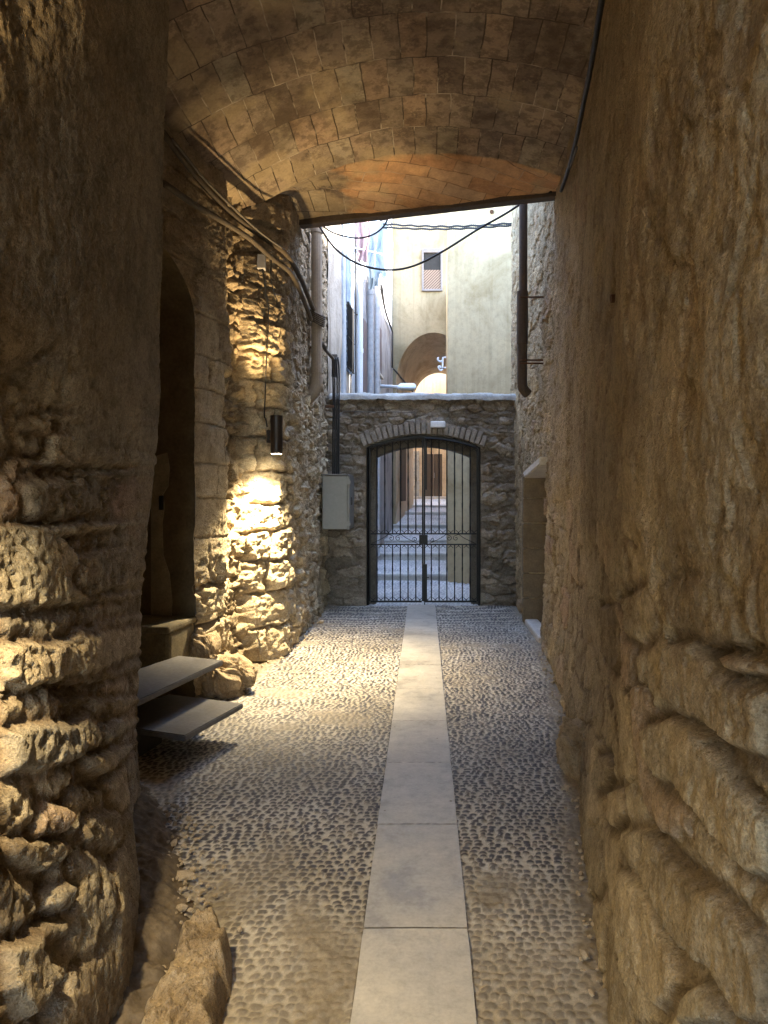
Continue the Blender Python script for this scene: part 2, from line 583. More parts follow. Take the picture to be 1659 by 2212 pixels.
def put_stones(D, mortar, rnd, S, Z, BX, BY, stones, seed, depth=.07, edge=.05, rag=1):
    ws = fbm(S * 9, Z * 9, seed, 4) * .012 * rag; wz = fbm(S * 9 + 40, Z * 9, seed + 3, 4) * .012 * rag
    for k, (pts, prot) in enumerate(stones):
        poly = wall_points(S, BX, BY, Z, pts)
        xs = [p[0] for p in poly]; zs = [p[1] for p in poly]
        m = (S > min(xs) - .15) & (S < max(xs) + .15) & (Z > min(zs) - .15) & (Z < max(zs) + .15)
        if not m.any(): continue
        sd = poly_sdf((S + ws)[m], (Z + wz)[m], poly)
        ins = sst(-.012, edge, sd)
        gap = sst(-.055, -.01, sd) * (1 - sst(-.01, .012, sd))
        r = ((k * 37) % 11) / 11.0
        cx, cz = sum(xs) / len(xs), sum(zs) / len(zs)
        tilt = ((S[m] - cx) * ((k * 13 % 7) / 7 - .5) + (Z[m] - cz) * ((k * 29 % 5) / 5 - .6)) * .035
        top = depth * min(prot, .95) + tilt + .0035 * rag * fbm(S[m] * 7, Z[m] * 11, seed + k, 6, .72)
        D[m] = D[m] * (1 - ins) + ins * top - gap * .018
        mortar[m] = np.clip(np.maximum(mortar[m] * (1 - ins), gap), 0, 1)
        rnd[m] = np.where(ins > .4, r, rnd[m])


def za(x, y): return (.3175 * x, 810 + .3175 * y)
def zb(x, y): return (.3407 * x, 1458 + .3407 * y)
def zr(x, y): return (1080 + .4386 * x, 1242 + .4386 * y)


# ---- wall A : rough pier on the near left
zE = [-.5, .07, .55, .9, 1.38, 1.98, 2.69, 3.4, 4.1, 6]
xE = [-1.435, -1.435, -1.432, -1.416, -1.392, -1.344, -1.333, -1.316, -1.292, -1.27]


def base_a(S, Z):
    y = np.minimum(S, 3.55)
    up = np.interp(Z, zE, xE) + (3.55 - np.maximum(y, 0)) * .075
    low = np.interp(y, [-4, 1.2, 2.13, 2.47, 2.9, 3.3, 3.55], [-.95, -.88, -.92, -1.04, -1.2, -1.36, -1.43])
    k = sst(.05, 1.95, Z)
    x = low * (1 - k) + up * k
    q = np.maximum(S - 3.55, 0); rr = .10
    a = np.minimum(q / rr, np.pi / 2)
    rest = np.maximum(q - rr * np.pi / 2, 0)
    X = x - rr * (1 - np.cos(a)) - rest
    Y = y + rr * np.sin(a) + rest * .08
    return X, Y


s1 = np.concatenate([np.arange(-4, .8, .12), np.geomspace(.8, 3.55, 300), np.arange(3.56, 3.85, .008), np.arange(3.85, 5.2, .05)])
z1 = np.concatenate([np.arange(-.12, 4.4, .0095), np.arange(4.4, 5.4, .05)])
S, Z = np.meshgrid(s1, z1)
BX, BY = base_a(S, Z)
rnd = np.zeros_like(S)
plaster = sst(1.75, 2.15, Z + .28 * fbm(S * 1.6, Z * 1.6, 5, 3) + .25 * (S - 2.6) * (S > 2.6))
edge, F1, rid = voro((S + .06 * fbm(S * 3, Z * 3, 11)) / .52, (Z + .05 * fbm(S * 3, Z * 3, 12)) / .34, 21, .8)
stone = sst(.03, .15, edge)
mortar = 1 - sst(.05, .2, edge)
D = (stone * (.010 + .026 * rid) - .02) * (1 - .6 * sst(2.5, 3.1, S))
rnd[:] = rid
A = [
    ([za(120, 740), za(190, 650), za(370, 650), za(700, 720), za(730, 830), za(680, 920), za(500, 950), za(430, 1000), za(180, 990), za(150, 880)], .95),
    ([za(-60, 300), za(100, 240), za(330, 260), za(370, 440), za(350, 580), za(150, 610), za(-60, 570)], .8),
    ([za(-60, 1030), za(150, 1020), za(380, 1110), za(500, 1250), za(450, 1330), za(500, 1500), za(430, 1560), za(-60, 1600)], 1.1),
    ([za(520, 1230), za(800, 1180), za(900, 1200), za(850, 1350), za(780, 1410), za(590, 1500), za(460, 1420)], 1.0),
    ([za(480, 1730), za(800, 1640), za(830, 1900), za(700, 2050), za(450, 2100), za(380, 1950)], .9),
    ([za(20, 1850), za(110, 1820), za(240, 1900), za(240, 2000), za(190, 2110), za(0, 2180)], 1.3),
    ([zb(330, 170), zb(520, 150), zb(560, 220), zb(350, 400), zb(280, 300)], 1.1),
    ([zb(0, 340), zb(170, 330), zb(150, 480), zb(50, 620), zb(0, 640)], 1.3),
    ([zb(240, 800), zb(430, 860), zb(420, 1000), zb(200, 1050), zb(230, 900)], 1.5),
    ([zb(40, 1060), zb(430, 1050), zb(480, 1120), zb(260, 1250), zb(60, 1180)], .5),
    ([zb(300, 1360), zb(450, 1330), zb(460, 1440), zb(340, 1540), zb(290, 1480)], 1.5),
    ([zb(120, 1700), zb(400, 1550), zb(380, 1680), zb(180, 1760)], 1.2),
    ([zb(0, 1750), zb(200, 1680), zb(330, 1880), zb(100, 2200), zb(0, 2000)], 1.4),
    ([zb(540, 520), zb(690, 490), zb(680, 600), zb(600, 640), zb(540, 590)], .9),
    ([zb(560, 900), zb(720, 860), zb(780, 1000), zb(700, 1120), zb(560, 1060)], .5),
]
put_stones(D, mortar, rnd, S, Z, BX, BY, A, 31, depth=.034, edge=.014)
corner = sst(3.0, 3.5, S)
soil = sst(.35, .0, Z + .08 * fbm(S * 3, Z * 3, 44) - .15 * sst(3.3, 2.2, S))
pl2 = np.maximum(plaster, corner * sst(.8, 1.4, Z) * .8)
pl2 = np.maximum(pl2, soil * .9)
D = D * .8 * (1 - pl2 * .9) + pl2 * .03
D += .028 * fbm(S * 1.3, Z * 1.3, 51, 2) + .004 * (1 - .5 * pl2) * ridge(S * 5.2, Z * 5.2, 52, 4) * (1 - .5 * corner) \
    + .009 * (1 - .4 * pl2) * fbm(S * 7, Z * 7, 53, 6, .66) + .004 * fbm(S * 34, Z * 30, 56, 3) * (1 - .4 * pl2)
D -= .03 * sst(.45, .8, fbm(S * 6, Z * 7, 57, 4)) * (1 - pl2)
D *= 1 - .62 * sst(2.35, 3.2, S)
# diagonal trowel streaks in the plaster
D += .005 * pl2 * ridge((S + Z * .8) * 6, (Z - S * .8) * 2.5, 54, 4)
D -= .014 * (1 - .75 * pl2) * sst(.25, .6, fbm(S * 15, Z * 15, 58, 4)) + .006 * sst(.3, .6, fbm(S * 38, Z * 38, 59, 2))
D -= .10 * sst(3.55, 3.6, S) * 0
nx, ny = wall_normals(BX, BY)
XYZ = np.stack([BX + ny * D, BY - nx * D, Z + .3 * D * 0], -1)
o = grid_mesh('stone_pier_wall', XYZ, M['wall_a'], attrs=dict(mortar=np.clip(mortar, 0, 1) * (1 - pl2), rnd=rnd, plaster=pl2), flip=True)
props(o, 'rough brown rubble wall at the near left, plastered above and big loose stones below', 'wall')

# ---- wall B : set back left wall with arch jamb, ashlar, quoin, rubble
PB = ([4.05, 5.1, 5.45, 6.40, 6.60, 6.80, 7.0, 7.5, 8.7, 10.4], [-2.05, -1.83, -1.76, -1.585, -1.575, -1.385, -1.365, -1.37, -1.375, -1.36])


def left_x(y): return np.interp(y, *PB)


zB = np.concatenate([np.arange(-.1, 5.3, .0105), np.arange(5.3, 5.95, .06)])
c1 = np.concatenate([np.linspace(0, .05, 8), np.linspace(.053, .20, 48), np.linspace(.202, .31, 80), np.linspace(.313, 1, 250)])
C, Z = np.meshgrid(c1, zB)
yc, aw, bh, zs = 4.70, .75, .5, 2.87
jamb = np.where(Z < zs, 5.45, yc + aw * np.sqrt(np.clip(1 - ((Z - zs) / bh) ** 2, 0, 1)))
jamb = jamb + .02 * fbm(Z * 3, Z * 0 + 3, 9, 3) * (Z < 3.2)
S = jamb + (10.35 - jamb) * C
BX = left_x(S); BY = S.copy()
e1, r1 = courses(S + .012 * fbm(S * 5, Z * 5, 1), Z + .012 * fbm(S * 5, Z * 5, 2), .5, .30, 61)
e2, f2, r2 = voro((S + .05 * fbm(S * 4, Z * 4, 3) + .03 * fbm(S * 12, Z * 12, 15, 3)) / .30, (Z + .05 * fbm(S * 4, Z * 4, 4) + .025 * fbm(S * 12, Z * 12, 16, 3)) / .17, 62, .9)
e3, r3 = courses(S + .03 * fbm(S * 5, Z * 5, 3, 4), Z + .03 * fbm(S * 5, Z * 5, 4, 4), .36, .27, 66)
eq, rq = courses(S + .02 * fbm(S * 6, Z * 6, 13, 4), Z + .02 * fbm(S * 6, Z * 6, 14, 4), .40, .29, 68)
wa = 1 - sst(5.95, 6.15, S + .12 * fbm(Z * 2, S * 2, 5))          # ashlar by the arch
lowz = sst(1.15, .85, Z + .1 * fbm(S * 2, Z * 2, 6))                # ruined courses below
wq = sst(6.50, 6.60, S + .03 * fbm(Z * 3, S * 3, 7)) * (1 - sst(7.0, 7.15, S + .05 * fbm(Z * 3, S, 8)))
wr = sst(7.0, 7.15, S)
we = 1 - np.clip(wa + wq + wr, 0, 1)                                # eroded hollow
up = sst(2.75, 3.15, Z + .3 * fbm(S * 2, Z * 2, 10) - .35 * we + .35 * sst(7.2, 7.7, S))
D = wa * (sst(.0, .012, e1) * (.008 + .018 * r1) + lowz * (sst(.004, .035, e3) * (.05 + .08 * r3) - .06))
D += wq * (sst(.002, .03, eq) * (.035 + .04 * rq) - .04)
D += wr * (sst(.02, .13, e2) * (.02 + .05 * r2) - .02)
D += we * (-.13 + .09 * sst(.05, .4, e2) * r2)
D += .04 * up * (wa + wr * .8) * 0
ero = sst(.15, .6, fbm(S * 5, Z * 6, 70, 4)) * (1 - wa * (1 - lowz) * .85)
D -= .05 * ero * (1 - .5 * wq)
D += .006 * ridge(S * 8, Z * 8, 71, 4) * (1 - .6 * wa * (1 - lowz)) + .020 * (1 - .65 * wa * (1 - lowz)) * fbm(S * 9, Z * 9, 72, 6, .66) + .006 * fbm(S * 40, Z * 40, 74, 2) + .02 * fbm(S * 1.5, Z * 1.5, 73, 2)
D += .05 * sst(.6, .0, Z) * (wq + wr * .4 + wa * .5)                   # footing
jm = sst(.05, .0, S - jamb)
D *= 1 - .7 * jm
smooth_up = up * sst(6.9, 7.3, S)
D = D * (1 - .55 * smooth_up)
mort = np.clip(wa * .7 * (1 - sst(.0, .012, e1)) + (wr) * .6 * (1 - sst(.03, .16, e2)) + wq * (1 - sst(.0, .02, eq)) + we * .7, 0, 1)
rn = np.where(wa > .5, np.where(lowz > .5, r3, r1 * .6), np.where(wq > .5, .5 + .5 * r3, r2))
pls = np.clip(up * (.85 - .35 * we), 0, 1)
nx, ny = wall_normals(BX, BY)
XYZ = np.stack([BX + ny * D, BY - nx * D, Z], -1)
o = grid_mesh('ashlar_wall', XYZ, M['wall_b'], attrs=dict(mortar=mort, rnd=rn, plaster=pls), flip=True)
props(o, 'eroded pale stone wall on the left carrying the lit wall lamp beside a blocked archway', 'wall')
ashlar = o
# arch reveal and blocked back, parts of that wall
bm = bmesh.new()
prev = None
zz = np.linspace(-.1, 3.36, 60)
for z in zz:
    y = 5.45 if z < zs else yc + aw * math.sqrt(max(0, 1 - ((z - zs) / bh) ** 2))
    y += .012
    x = float(left_x(y)) + .0
    row = []
    for k in range(14):
        q = k / 13
        wob = .012 * float(perlin(q * 4, z * 3, 5))
        row.append(bm.verts.new((x - q * .9, y + q * .15 + wob, z)))
    if prev:
        for k in range(13):
            bm.faces.new((prev[k], prev[k + 1], row[k + 1], row[k]))
    prev = row
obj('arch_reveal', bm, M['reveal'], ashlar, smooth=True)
# scraped pale patch of old plaster on the reveal
bm = bmesh.new()
patch = [(326, 1360), (326, 1010), (336, 985), (360, 978), (366, 1010), (363, 1050), (351, 1068), (354, 1100), (350, 1130), (352, 1200), (366, 1240), (372, 1300), (368, 1360)]
a = []
b_ = []
for X, Y in patch:
    r = (X - 915) / 1534
    d = 5.5
    for _ in range(8):
        x = r * d
        q = (-1.76 - x) / .9
        d = 5.462 + q * .15
    p = U(X, Y, d - .012)
    a.append(bm.verts.new(p)); b_.append(bm.verts.new(p + Vector((0, .03, 0))))
bm.faces.new(a)
for i in range(len(a)):
    bm.faces.new((a[i], a[(i + 1) % len(a)], b_[(i + 1) % len(a)], b_[i]))
obj('plaster_patch', bm, mat_simple('scraped_plaster', (.27, .22, .145), .95, var=.35, scale=9, bump=.6), ashlar)
bm = bmesh.new()
pts = [U(345, 1080, 5.50), U(354, 1078, 5.50), U(352, 1100, 5.50), U(355, 1112, 5.50), U(345, 1112, 5.5), U(340, 1096, 5.5)]
bx(bm, (-2.028, 5.49, 1.5), (.035, .02, .11), bev=.006)  # solid near-black box painted as the shade inside a hole
obj('hole_shade', bm, M['dark'], ashlar)

# ---- wall C : right wall
RBy = [-4, 0, 1.5, 2.1, 3.8, 4.5, 5.6, 7.2, 8.4, 10.4]
RBx = [.9, .62, .52, .55, .83, .93, 1.08, 1.22, 1.27, 1.275]


def right_x(y, z):
    b = np.interp(y, RBy, RBx)
    t = np.clip(z, 0, 4.6) / 4.6
    return b + (.17 * t + .05 * sst(0, .7, z)) * np.interp(y, [0, 5, 7.5, 9], [1, .9, .5, .12])


yd0, yd1 = 7.42, 8.52                     # recessed doorway
sR = np.concatenate([np.arange(-4, .95, .12), np.geomspace(.95, yd0 - .006, 470), [yd0 - .003, yd0 + .003],
                     np.linspace(yd0 + .02, yd1 - .02, 50), [yd1 - .003, yd1 + .003], np.linspace(yd1 + .012, 10.35, 150)])
zR = np.concatenate([np.arange(-.12, 5.3, .0095), np.arange(5.3, 5.95, .06)])
S, Z = np.meshgrid(sR, zR)
BX = right_x(S, Z); BY = S.copy()
e1, f1, r1 = voro((S + .07 * fbm(S * 2.5, Z * 2.5, 81) + .02 * fbm(S * 14, Z * 14, 77, 3)) / .46, (Z + .05 * fbm(S * 2.5, Z * 2.5, 82) + .018 * fbm(S * 14, Z * 14, 78, 3)) / .25, 83, .85)
e2, f2, r2 = voro((S + .05 * fbm(S * 4, Z * 4, 84) + .03 * fbm(S * 12, Z * 12, 77, 3)) / .30, (Z + .04 * fbm(S * 4, Z * 4, 85) + .025 * fbm(S * 12, Z * 12, 78, 3)) / .16, 86, .95)
far = sst(5.6, 6.8, S + .3 * fbm(S, Z, 87))
e = np.where(far > .5, e2, e1); rid = np.where(far > .5, r2, r1)
plaster = sst(1.15, 1.6, Z + .22 * fbm(S * 1.6, Z * 1.6, 88, 3) - .45 * sst(5.6, 7, S) * sst(2.1, 1.2, Z)) * (1 - .8 * sst(6.5, 7.1, S + .12 * fbm(S, Z * 2, 89)) * (.6 + .4 * sst(-.2, .3, fbm(S * 2, Z * 1.2, 90))))
D = (sst(.02, .10, e) * (.006 + .018 * rid) - .010) * (1 + .8 * far)
mortar = (1 - sst(.03, .14, e)) * (1 - .6 * far) * (.45 + .55 * sst(-.3, .3, fbm(S * 2, Z * 2, 79)))
rnd = rid.copy()
RS = [
    ([zr(820, 40), zr(1100, 0), zr(1200, 200), zr(1230, 330), zr(1060, 350), zr(930, 320), zr(870, 270), zr(830, 130)], .75),
    ([zr(850, 340), zr(960, 330), zr(1060, 450), zr(1110, 500), zr(1320, 560), zr(1320, 900), zr(1150, 830), zr(1000, 730), zr(900, 700), zr(840, 620), zr(830, 450)], .95),
    ([zr(730, 760), zr(850, 700), zr(1000, 800), zr(1150, 1000), zr(1320, 1200), zr(1320, 1500), zr(1250, 1480), zr(1130, 1380), zr(1000, 1180), zr(900, 1050), zr(800, 990), zr(740, 900)], 1.25),
    ([zr(640, 1280), zr(740, 1250), zr(900, 1450), zr(1060, 1560), zr(1250, 1750), zr(1320, 1900), zr(1320, 2212), zr(1200, 2200), zr(1050, 1950), zr(920, 1850), zr(850, 1750), zr(760, 1560), zr(680, 1450)], 1.2),
    ([zr(480, 900), zr(540, 890), zr(560, 960), zr(520, 1050), zr(480, 1060), zr(465, 990)], .8),
    ([zr(550, 1060), zr(620, 1050), zr(640, 1180), zr(580, 1250), zr(520, 1200)], .8),
    ([zr(620, 1450), zr(700, 1520), zr(850, 1850), zr(900, 2000), zr(800, 2150), zr(740, 2100), zr(650, 1850), zr(600, 1650)], .8),
    ([zr(920, 2060), zr(1000, 2010), zr(1100, 2200), zr(900, 2212)], 1.0),
    ([zr(1070, 400), zr(1120, 380), zr(1320, 430), zr(1320, 490), zr(1180, 480), zr(1090, 430)], 1.0),
    ([zr(1270, 60), zr(1318, 0), zr(1320, 330), zr(1270, 300)], .9),
    ([zr(620, 120), zr(760, 60), zr(800, 260), zr(720, 330), zr(640, 280)], .35),
    ([zr(500, 160), zr(600, 150), zr(620, 420), zr(560, 480), zr(500, 380)], .35),
]
put_stones(D, mortar, rnd, S, Z, BX, BY, RS, 91, depth=.026, edge=.010, rag=.35)
nearlow = (1 - far)
D = D * (1 - plaster * .92) + plaster * .035
D += .016 * fbm(S * 1.1, Z * 1.1, 95, 2) * nearlow + .0065 * (1 - .3 * plaster) * (1 + .9 * far) * fbm(S * 7, Z * 6, 99, 6, .66) \
    + .002 * fbm(S * 36, Z * 30, 97, 3)
# weathered pits in the plaster
D -= .010 * plaster * sst(.45, .6, fbm(S * 7, Z * 4, 98, 4))
D += .009 * plaster * sst(.1, .2, fbm(S * 1.3 + 4, Z * .9, 94, 4))
D -= .007 * (1 - .5 * plaster) * sst(.3, .6, fbm(S * 17, Z * 15, 76, 4)) + .003 * sst(.3, .6, fbm(S * 40, Z * 36, 75, 2))
cr = 1 - np.abs(fbm(S * 1.1 + 3, Z * .8, 193, 5, .55)) * 6
D -= .007 * plaster * sst(.82, .97, cr) * sst(0, .3, fbm(S * .8, Z * .8, 194, 2))
fk = sst(.20, .235, fbm(S * 1.9 + 7, Z * 1.5, 195, 5, .6)) * plaster * (1 - .5 * far)
D -= .009 * fk
mortar = np.maximum(mortar, fk * .45)
fl_keep = fk
# hollow with an old iron stub
sp = wall_points(S, BX, BY, Z, [(1338, 640)])[0]
D -= .035 * np.exp(-(((S - sp[0]) / .10) ** 2 + ((Z - sp[1]) / .09) ** 2) ** 2)
ins = ((S > yd0) & (S < yd1) & (Z < np.interp(S, [yd0, yd1], [1.86, 1.74])))
D = np.where(ins, -.42, D)
nx, ny = wall_normals(BX, BY)
XYZ = np.stack([BX - ny * D, BY + nx * D * (~ins), Z], -1)
o = grid_mesh('plastered_stone_wall', XYZ, M['wall_c'], attrs=dict(mortar=np.clip(mortar, 0, 1) * (1 - plaster * (1 - fl_keep)), rnd=rnd, plaster=plaster * (1 - .75 * fl_keep)))
props(o, 'long brown wall on the right with flaking plaster above large worn boulders', 'wall')
rwall = o
bm = bmesh.new()
vs = [(1.20, 7.36, 1.86), (1.20, 8.56, 1.735), (1.72, 8.56, 1.735), (1.72, 7.36, 1.86)]
lo = [bm.verts.new(v) for v in vs]; hi = [bm.verts.new((v[0], v[1], v[2] + .085)) for v in vs]
bm.faces.new(lo); bm.faces.new(hi[::-1])
for i in range(4): bm.faces.new((lo[i], lo[(i + 1) % 4], hi[(i + 1) % 4], hi[i]))
bmesh.ops.bevel(bm, geom=bm.edges[:], offset=.012, segments=2, affect='EDGES')
obj('door_lintel', bm, M['sill'], rwall)
bm = bmesh.new()
for k in range(6):
    bx(bm, (1.5, 8.545, .15 + k * .3), (.62, .07, .285), bev=.012)
obj('door_jamb', bm, mat_simple('jamb_blocks', (.20, .155, .10), .95, var=.35, scale=7, bump=.6), rwall)
bm = bmesh.new()
bx(bm, (1.29, 7.98, .0), (.16, 1.05, .11), bev=.02)
obj('threshold', bm, M['sill'], rwall)
bm = bmesh.new()
p = Vector((float(right_x(sp[0], sp[1])) - .0, sp[0], sp[1]))
tube(bm, [p + Vector((.05, 0, .0)), p + Vector((-.035, 0, -.01))], .018, 8)
bx(bm, p + Vector((.012, 0, -.005)), (.02, .10, .08), bev=.006)
obj('iron_stub', bm, M['rust'], rwall)

# ------------------------------------------------------------------ vault
def y_lint(x): return 7.79 - (x + 1.32) * .292


def vault_z(x, y):
    t = np.clip((y - 4.8) / 1.9, 0, 1)
    xc = .15 - .10 * t
    zc = np.interp(y, [-4, 4.8, 6.7], [4.79, 4.77, 4.745])
    Rl = 3.74 - .95 * t
    Rr = 3.74 - .2 * t
    r = np.where(x < xc, Rl, Rr)
    return zc - (r - np.sqrt(np.maximum(r * r - (x - xc) ** 2, .01)))


Yr = 6.62
xv = np.linspace(-2.3, 1.75, 240)
tv = np.concatenate([np.linspace(0, 1, 300), np.linspace(1.01, 2, 60)])
XX, TT = np.meshgrid(xv, tv)
yr1 = np.where(XX < .1, Yr + .12 * 0, Yr)
YL = y_lint(XX)
YY = np.where(TT <= 1, -5 + (yr1 + 5) * TT ** .7, yr1 + (YL - yr1) * (TT - 1))
lun = np.clip(TT - 1, 0, 1)
z0 = vault_z(XX, np.minimum(YY, yr1))
q = lun
ZZ = z0 * (1 - q) + 4.57 * q + .10 * np.sin(np.pi * np.clip(q, 0, 1)) * sst(-.6, -1.3, XX) * 1.0
ZZ = ZZ + .012 * fbm(XX * 2, YY * 2, 101, 3) + .004 * fbm(XX * 12, YY * 12, 102, 3) - .02 * sst(.0, .06, lun) * sst(-.75, -.55, XX)
arc = XX + .12 * (XX - .1) ** 3 / 3
salt = sst(.1, .7, fbm(XX * 2.2, YY * 2.2, 103, 5) + .5 * sst(-.2, -1.2, XX) + .35 * sst(5.8, 6.6, YY) * sst(.3, -.4, XX) - .35)
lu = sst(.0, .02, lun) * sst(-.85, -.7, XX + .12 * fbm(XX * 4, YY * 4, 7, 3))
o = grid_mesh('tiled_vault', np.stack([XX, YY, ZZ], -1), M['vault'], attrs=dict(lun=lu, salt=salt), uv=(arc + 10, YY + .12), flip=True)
props(o, 'low sooty vault of terracotta tiles over the passage, with an orange patch', 'vault')
vault = o
bm = bmesh.new()
ang = math.atan2(-.292, 1)
mx = (-1.34 + 1.32) / 2
bx(bm, (0.0, float(y_lint(0.0)) + .07, 4.545), (2.86, .13, .07), rz=ang, bev=.008)
obj('lintel_beam', bm, M['wood'], vault)
# unseen slab added over the vault to block sky light
bm = bmesh.new()
prism(bm, [(-8, -7), (8, -7), (8, float(y_lint(8)) + 1.6), (1.9, float(y_lint(1.9)) + .06), (-1.9, float(y_lint(-1.9)) + .06), (-8, float(y_lint(-8)))], 5.3, 5.75)
obj('light_block_slab', bm, M['worn_wall'], vault)
bm = bmesh.new()
pa = [(-2.2, y_lint(-2.2) + .004), (1.9, y_lint(1.9) + .004), (1.9, y_lint(1.9) + .12), (-2.2, y_lint(-2.2) + .12)]
prism(bm, pa, 4.575, 5.3)
obj('front_spandrel', bm, M['worn_wall'], vault)
# unseen house masses added behind the passage walls against light leaks
bm = bmesh.new()
prism(bm, [(-8, -9), (-2.95, -9), (-2.95, 10.3), (-8, 10.3)], -.1, 5.9)
obj('house_body', bm, M['worn_wall'], ashlar)
bm = bmesh.new()
prism(bm, [(1.95, -9), (8, -9), (8, 11.3), (1.95, 11.3)], -.1, 7.4)  # height set to keep the sun off the left passage wall
obj('house_body', bm, M['worn_wall'], rwall)
bm = bmesh.new()
prism(bm, [(-2.95, 9.9), (-1.6, 9.9), (-1.6, 10.3), (-2.95, 10.3)], -.1, 5.9)  # unseen pieces added to stop light leaking round the left wall
prism(bm, [(-2.95, 7.9), (-1.75, 7.9), (-1.75, 8.2), (-2.95, 8.2)], 4.2, 5.9)
obj('light_block_wall', bm, M['worn_wall'], ashlar)

# ------------------------------------------------------------------ ground
def wob(x, y): return .008 * fbm(x * .9, y * .9, 111, 2) + .006 * np.sin(y * 2.1 + .4 * x)


SX0, SX1 = -.222, .163
xs = np.concatenate([np.arange(-2.6, -1.75, .03), np.arange(-1.74, SX0 + .01, .0056), np.arange(SX0 + .02, SX1 - .015, .02), np.arange(SX1 - .008, 1.42, .0056), np.arange(1.44, 1.75, .03)])
ys = np.concatenate([np.arange(-6, .9, .1), np.geomspace(.9, 9.82, 760)])
XX, YY = np.meshgrid(xs, ys)
XW = XX + .02 * fbm(XX * 3, YY * 3, 112, 2); YW = YY + .025 * fbm(XX * 1.2, YY * 1.2, 113, 2)
u = XW / .041 + .3 * fbm(XX * 1.7, YY * 1.7, 119, 2); vv = YW / .0335
e, F1, rid = voro(u, vv, 114, .62)
h = sst(.62, .12, F1)
peb = sst(.07, .24, e) * sst(.56 - .14 * rid, .44 - .14 * rid, F1)
dirt = sst(3.3, 2.2, YY + .6 * fbm(XX * 2, YY * 2, 115, 3)) * .6
side = sst(.16, .0, np.minimum(XX - np.interp(YY, [3.4, 3.6, 5.2, 6, 10], [-1.4, -2.3, -1.9, -1.5, -1.36]), right_x(YY, YY * 0) - XX) + .05 * fbm(XX * 5, YY * 5, 116, 3))
dirt = np.maximum(dirt, side)
bald = sst(.35, .75, fbm(XX * 1.7, YY * 1.7, 117, 4)) * .55
cover = np.clip(dirt + bald, 0, 1)
pr = peb * (1 - .55 * cover)
ZZ = -.010 + wob(XX, YY) * .8 + .0095 * h * (.35 + .65 * peb) * (1 - .6 * cover) * (.5 + .7 * rid) + .004 * fbm(XX * 20, YY * 20, 118, 3) * (.4 + cover)
strip = (XX > SX0 + .004) & (XX < SX1 - .004)
ZZ = np.where(strip, -.03, ZZ)
o = grid_mesh('cobbled_ground', np.stack([XX, YY, ZZ], -1), M['cobble'],
              attrs=dict(mortar=1 - pr, rnd=rid, plaster=cover * .8))
props(o, 'dark river pebbles set in pale mortar across the passage floor', 'paving', kind='structure')
# slab strip
js = [-6, -2.9, -1.3, .2, 1.04, 1.81, 2.59, 3.38, 4.15, 4.92, 5.7, 6.47, 7.25, 8.02, 8.8, 9.5, 9.83]
bm = bmesh.new()
lay = bm.verts.layers.float.new('rnd'); lay2 = bm.verts.layers.float.new('mortar')
for k, (a, b) in enumerate(zip(js, js[1:])):
    tone = random.random()
    g = .003
    n = 16
    r0 = None
    for i in range(n + 1):
        y = a + g + (b - a - 2 * g) * i / n
        z = .004 + float(wob(np.array(0.), np.array(y))) * .8
        row = []
        e0 = .0013 * float(fbm(np.array(y * 4.1), np.array(.3), 301, 3)); e1_ = .0013 * float(fbm(np.array(y * 4.3), np.array(9.3), 302, 3))
        if i in (0, n): e0 += .002; e1_ -= .002
        for x, dz in ((SX0 + e0, -.03), (SX0 + .003 + e0, 0), (-.03, .001), (SX1 - .003 + e1_, 0), (SX1 + e1_, -.03)):
            v_ = bm.verts.new((x, y, z + dz)); v_[lay] = tone; v_[lay2] = 0; row.append(v_)
        if r0:
            for j in range(4): bm.faces.new((r0[j], r0[j + 1], row[j + 1], row[j]))
        r0 = row
    if k:
        z = .0 + float(wob(np.array(0.), np.array(a))) * .8
        q = [bm.verts.new((SX0, a - g, z)), bm.verts.new((SX1, a - g, z)), bm.verts.new((SX1, a + g, z)), bm.verts.new((SX0, a + g, z))]
        for v_ in q: v_[lay] = 0; v_[lay2] = 1
        bm.faces.new(q)
o = obj('paving_strip', bm, M['slab'])
props(o, 'straight band of pale limestone slabs along the middle of the floor', 'paving', kind='structure')

# earth ground far beyond
bm = bmesh.new()
for q in ([(-60, -60), (60, -60), (60, 60), (-60, 60)],):
    bm.faces.new([bm.verts.new((x, y, -.16)) for x, y in q])
props(obj('ground', bm, mat_simple('bare_earth', (.25, .2, .14), .95)), kind='structure')

# soil bank at the foot of the near left wall
xs = np.linspace(-1.75, -.52, 150); ys = np.linspace(.7, 3.95, 300)
XX, YY = np.meshgrid(xs, ys)
edge_x = np.interp(YY, [.7, 1.6, 2.0, 2.5, 2.9, 3.3, 3.6, 3.9], [-.5, -.60, -.66, -.78, -.93, -1.10, -1.27, -1.5]) + .035 * fbm(YY * 4, YY * 0, 121, 3)
k = sst(-.01, .30, edge_x - XX)
ZZ = -.035 + .13 * k ** .7 + .026 * fbm(XX * 6, YY * 6, 122, 6, .62) * sst(0, .1, edge_x - XX + .05) + .004 * fbm(XX * 40, YY * 40, 123, 3)
o = grid_mesh('soil_bank', np.stack([XX, YY, ZZ], -1), mat_simple('trodden_soil', (.135, .105, .072), .95, var=.4, scale=9, bump=.7, spec=.1))
props(o, 'bank of trodden brown soil along the foot of the left wall', 'soil', kind='structure')


def gq(X, Y, z=.11):
    d = 1534 * (CAM_Z - z) / (Y - 1058)
    return ((X - 915) * d / 1534, d)


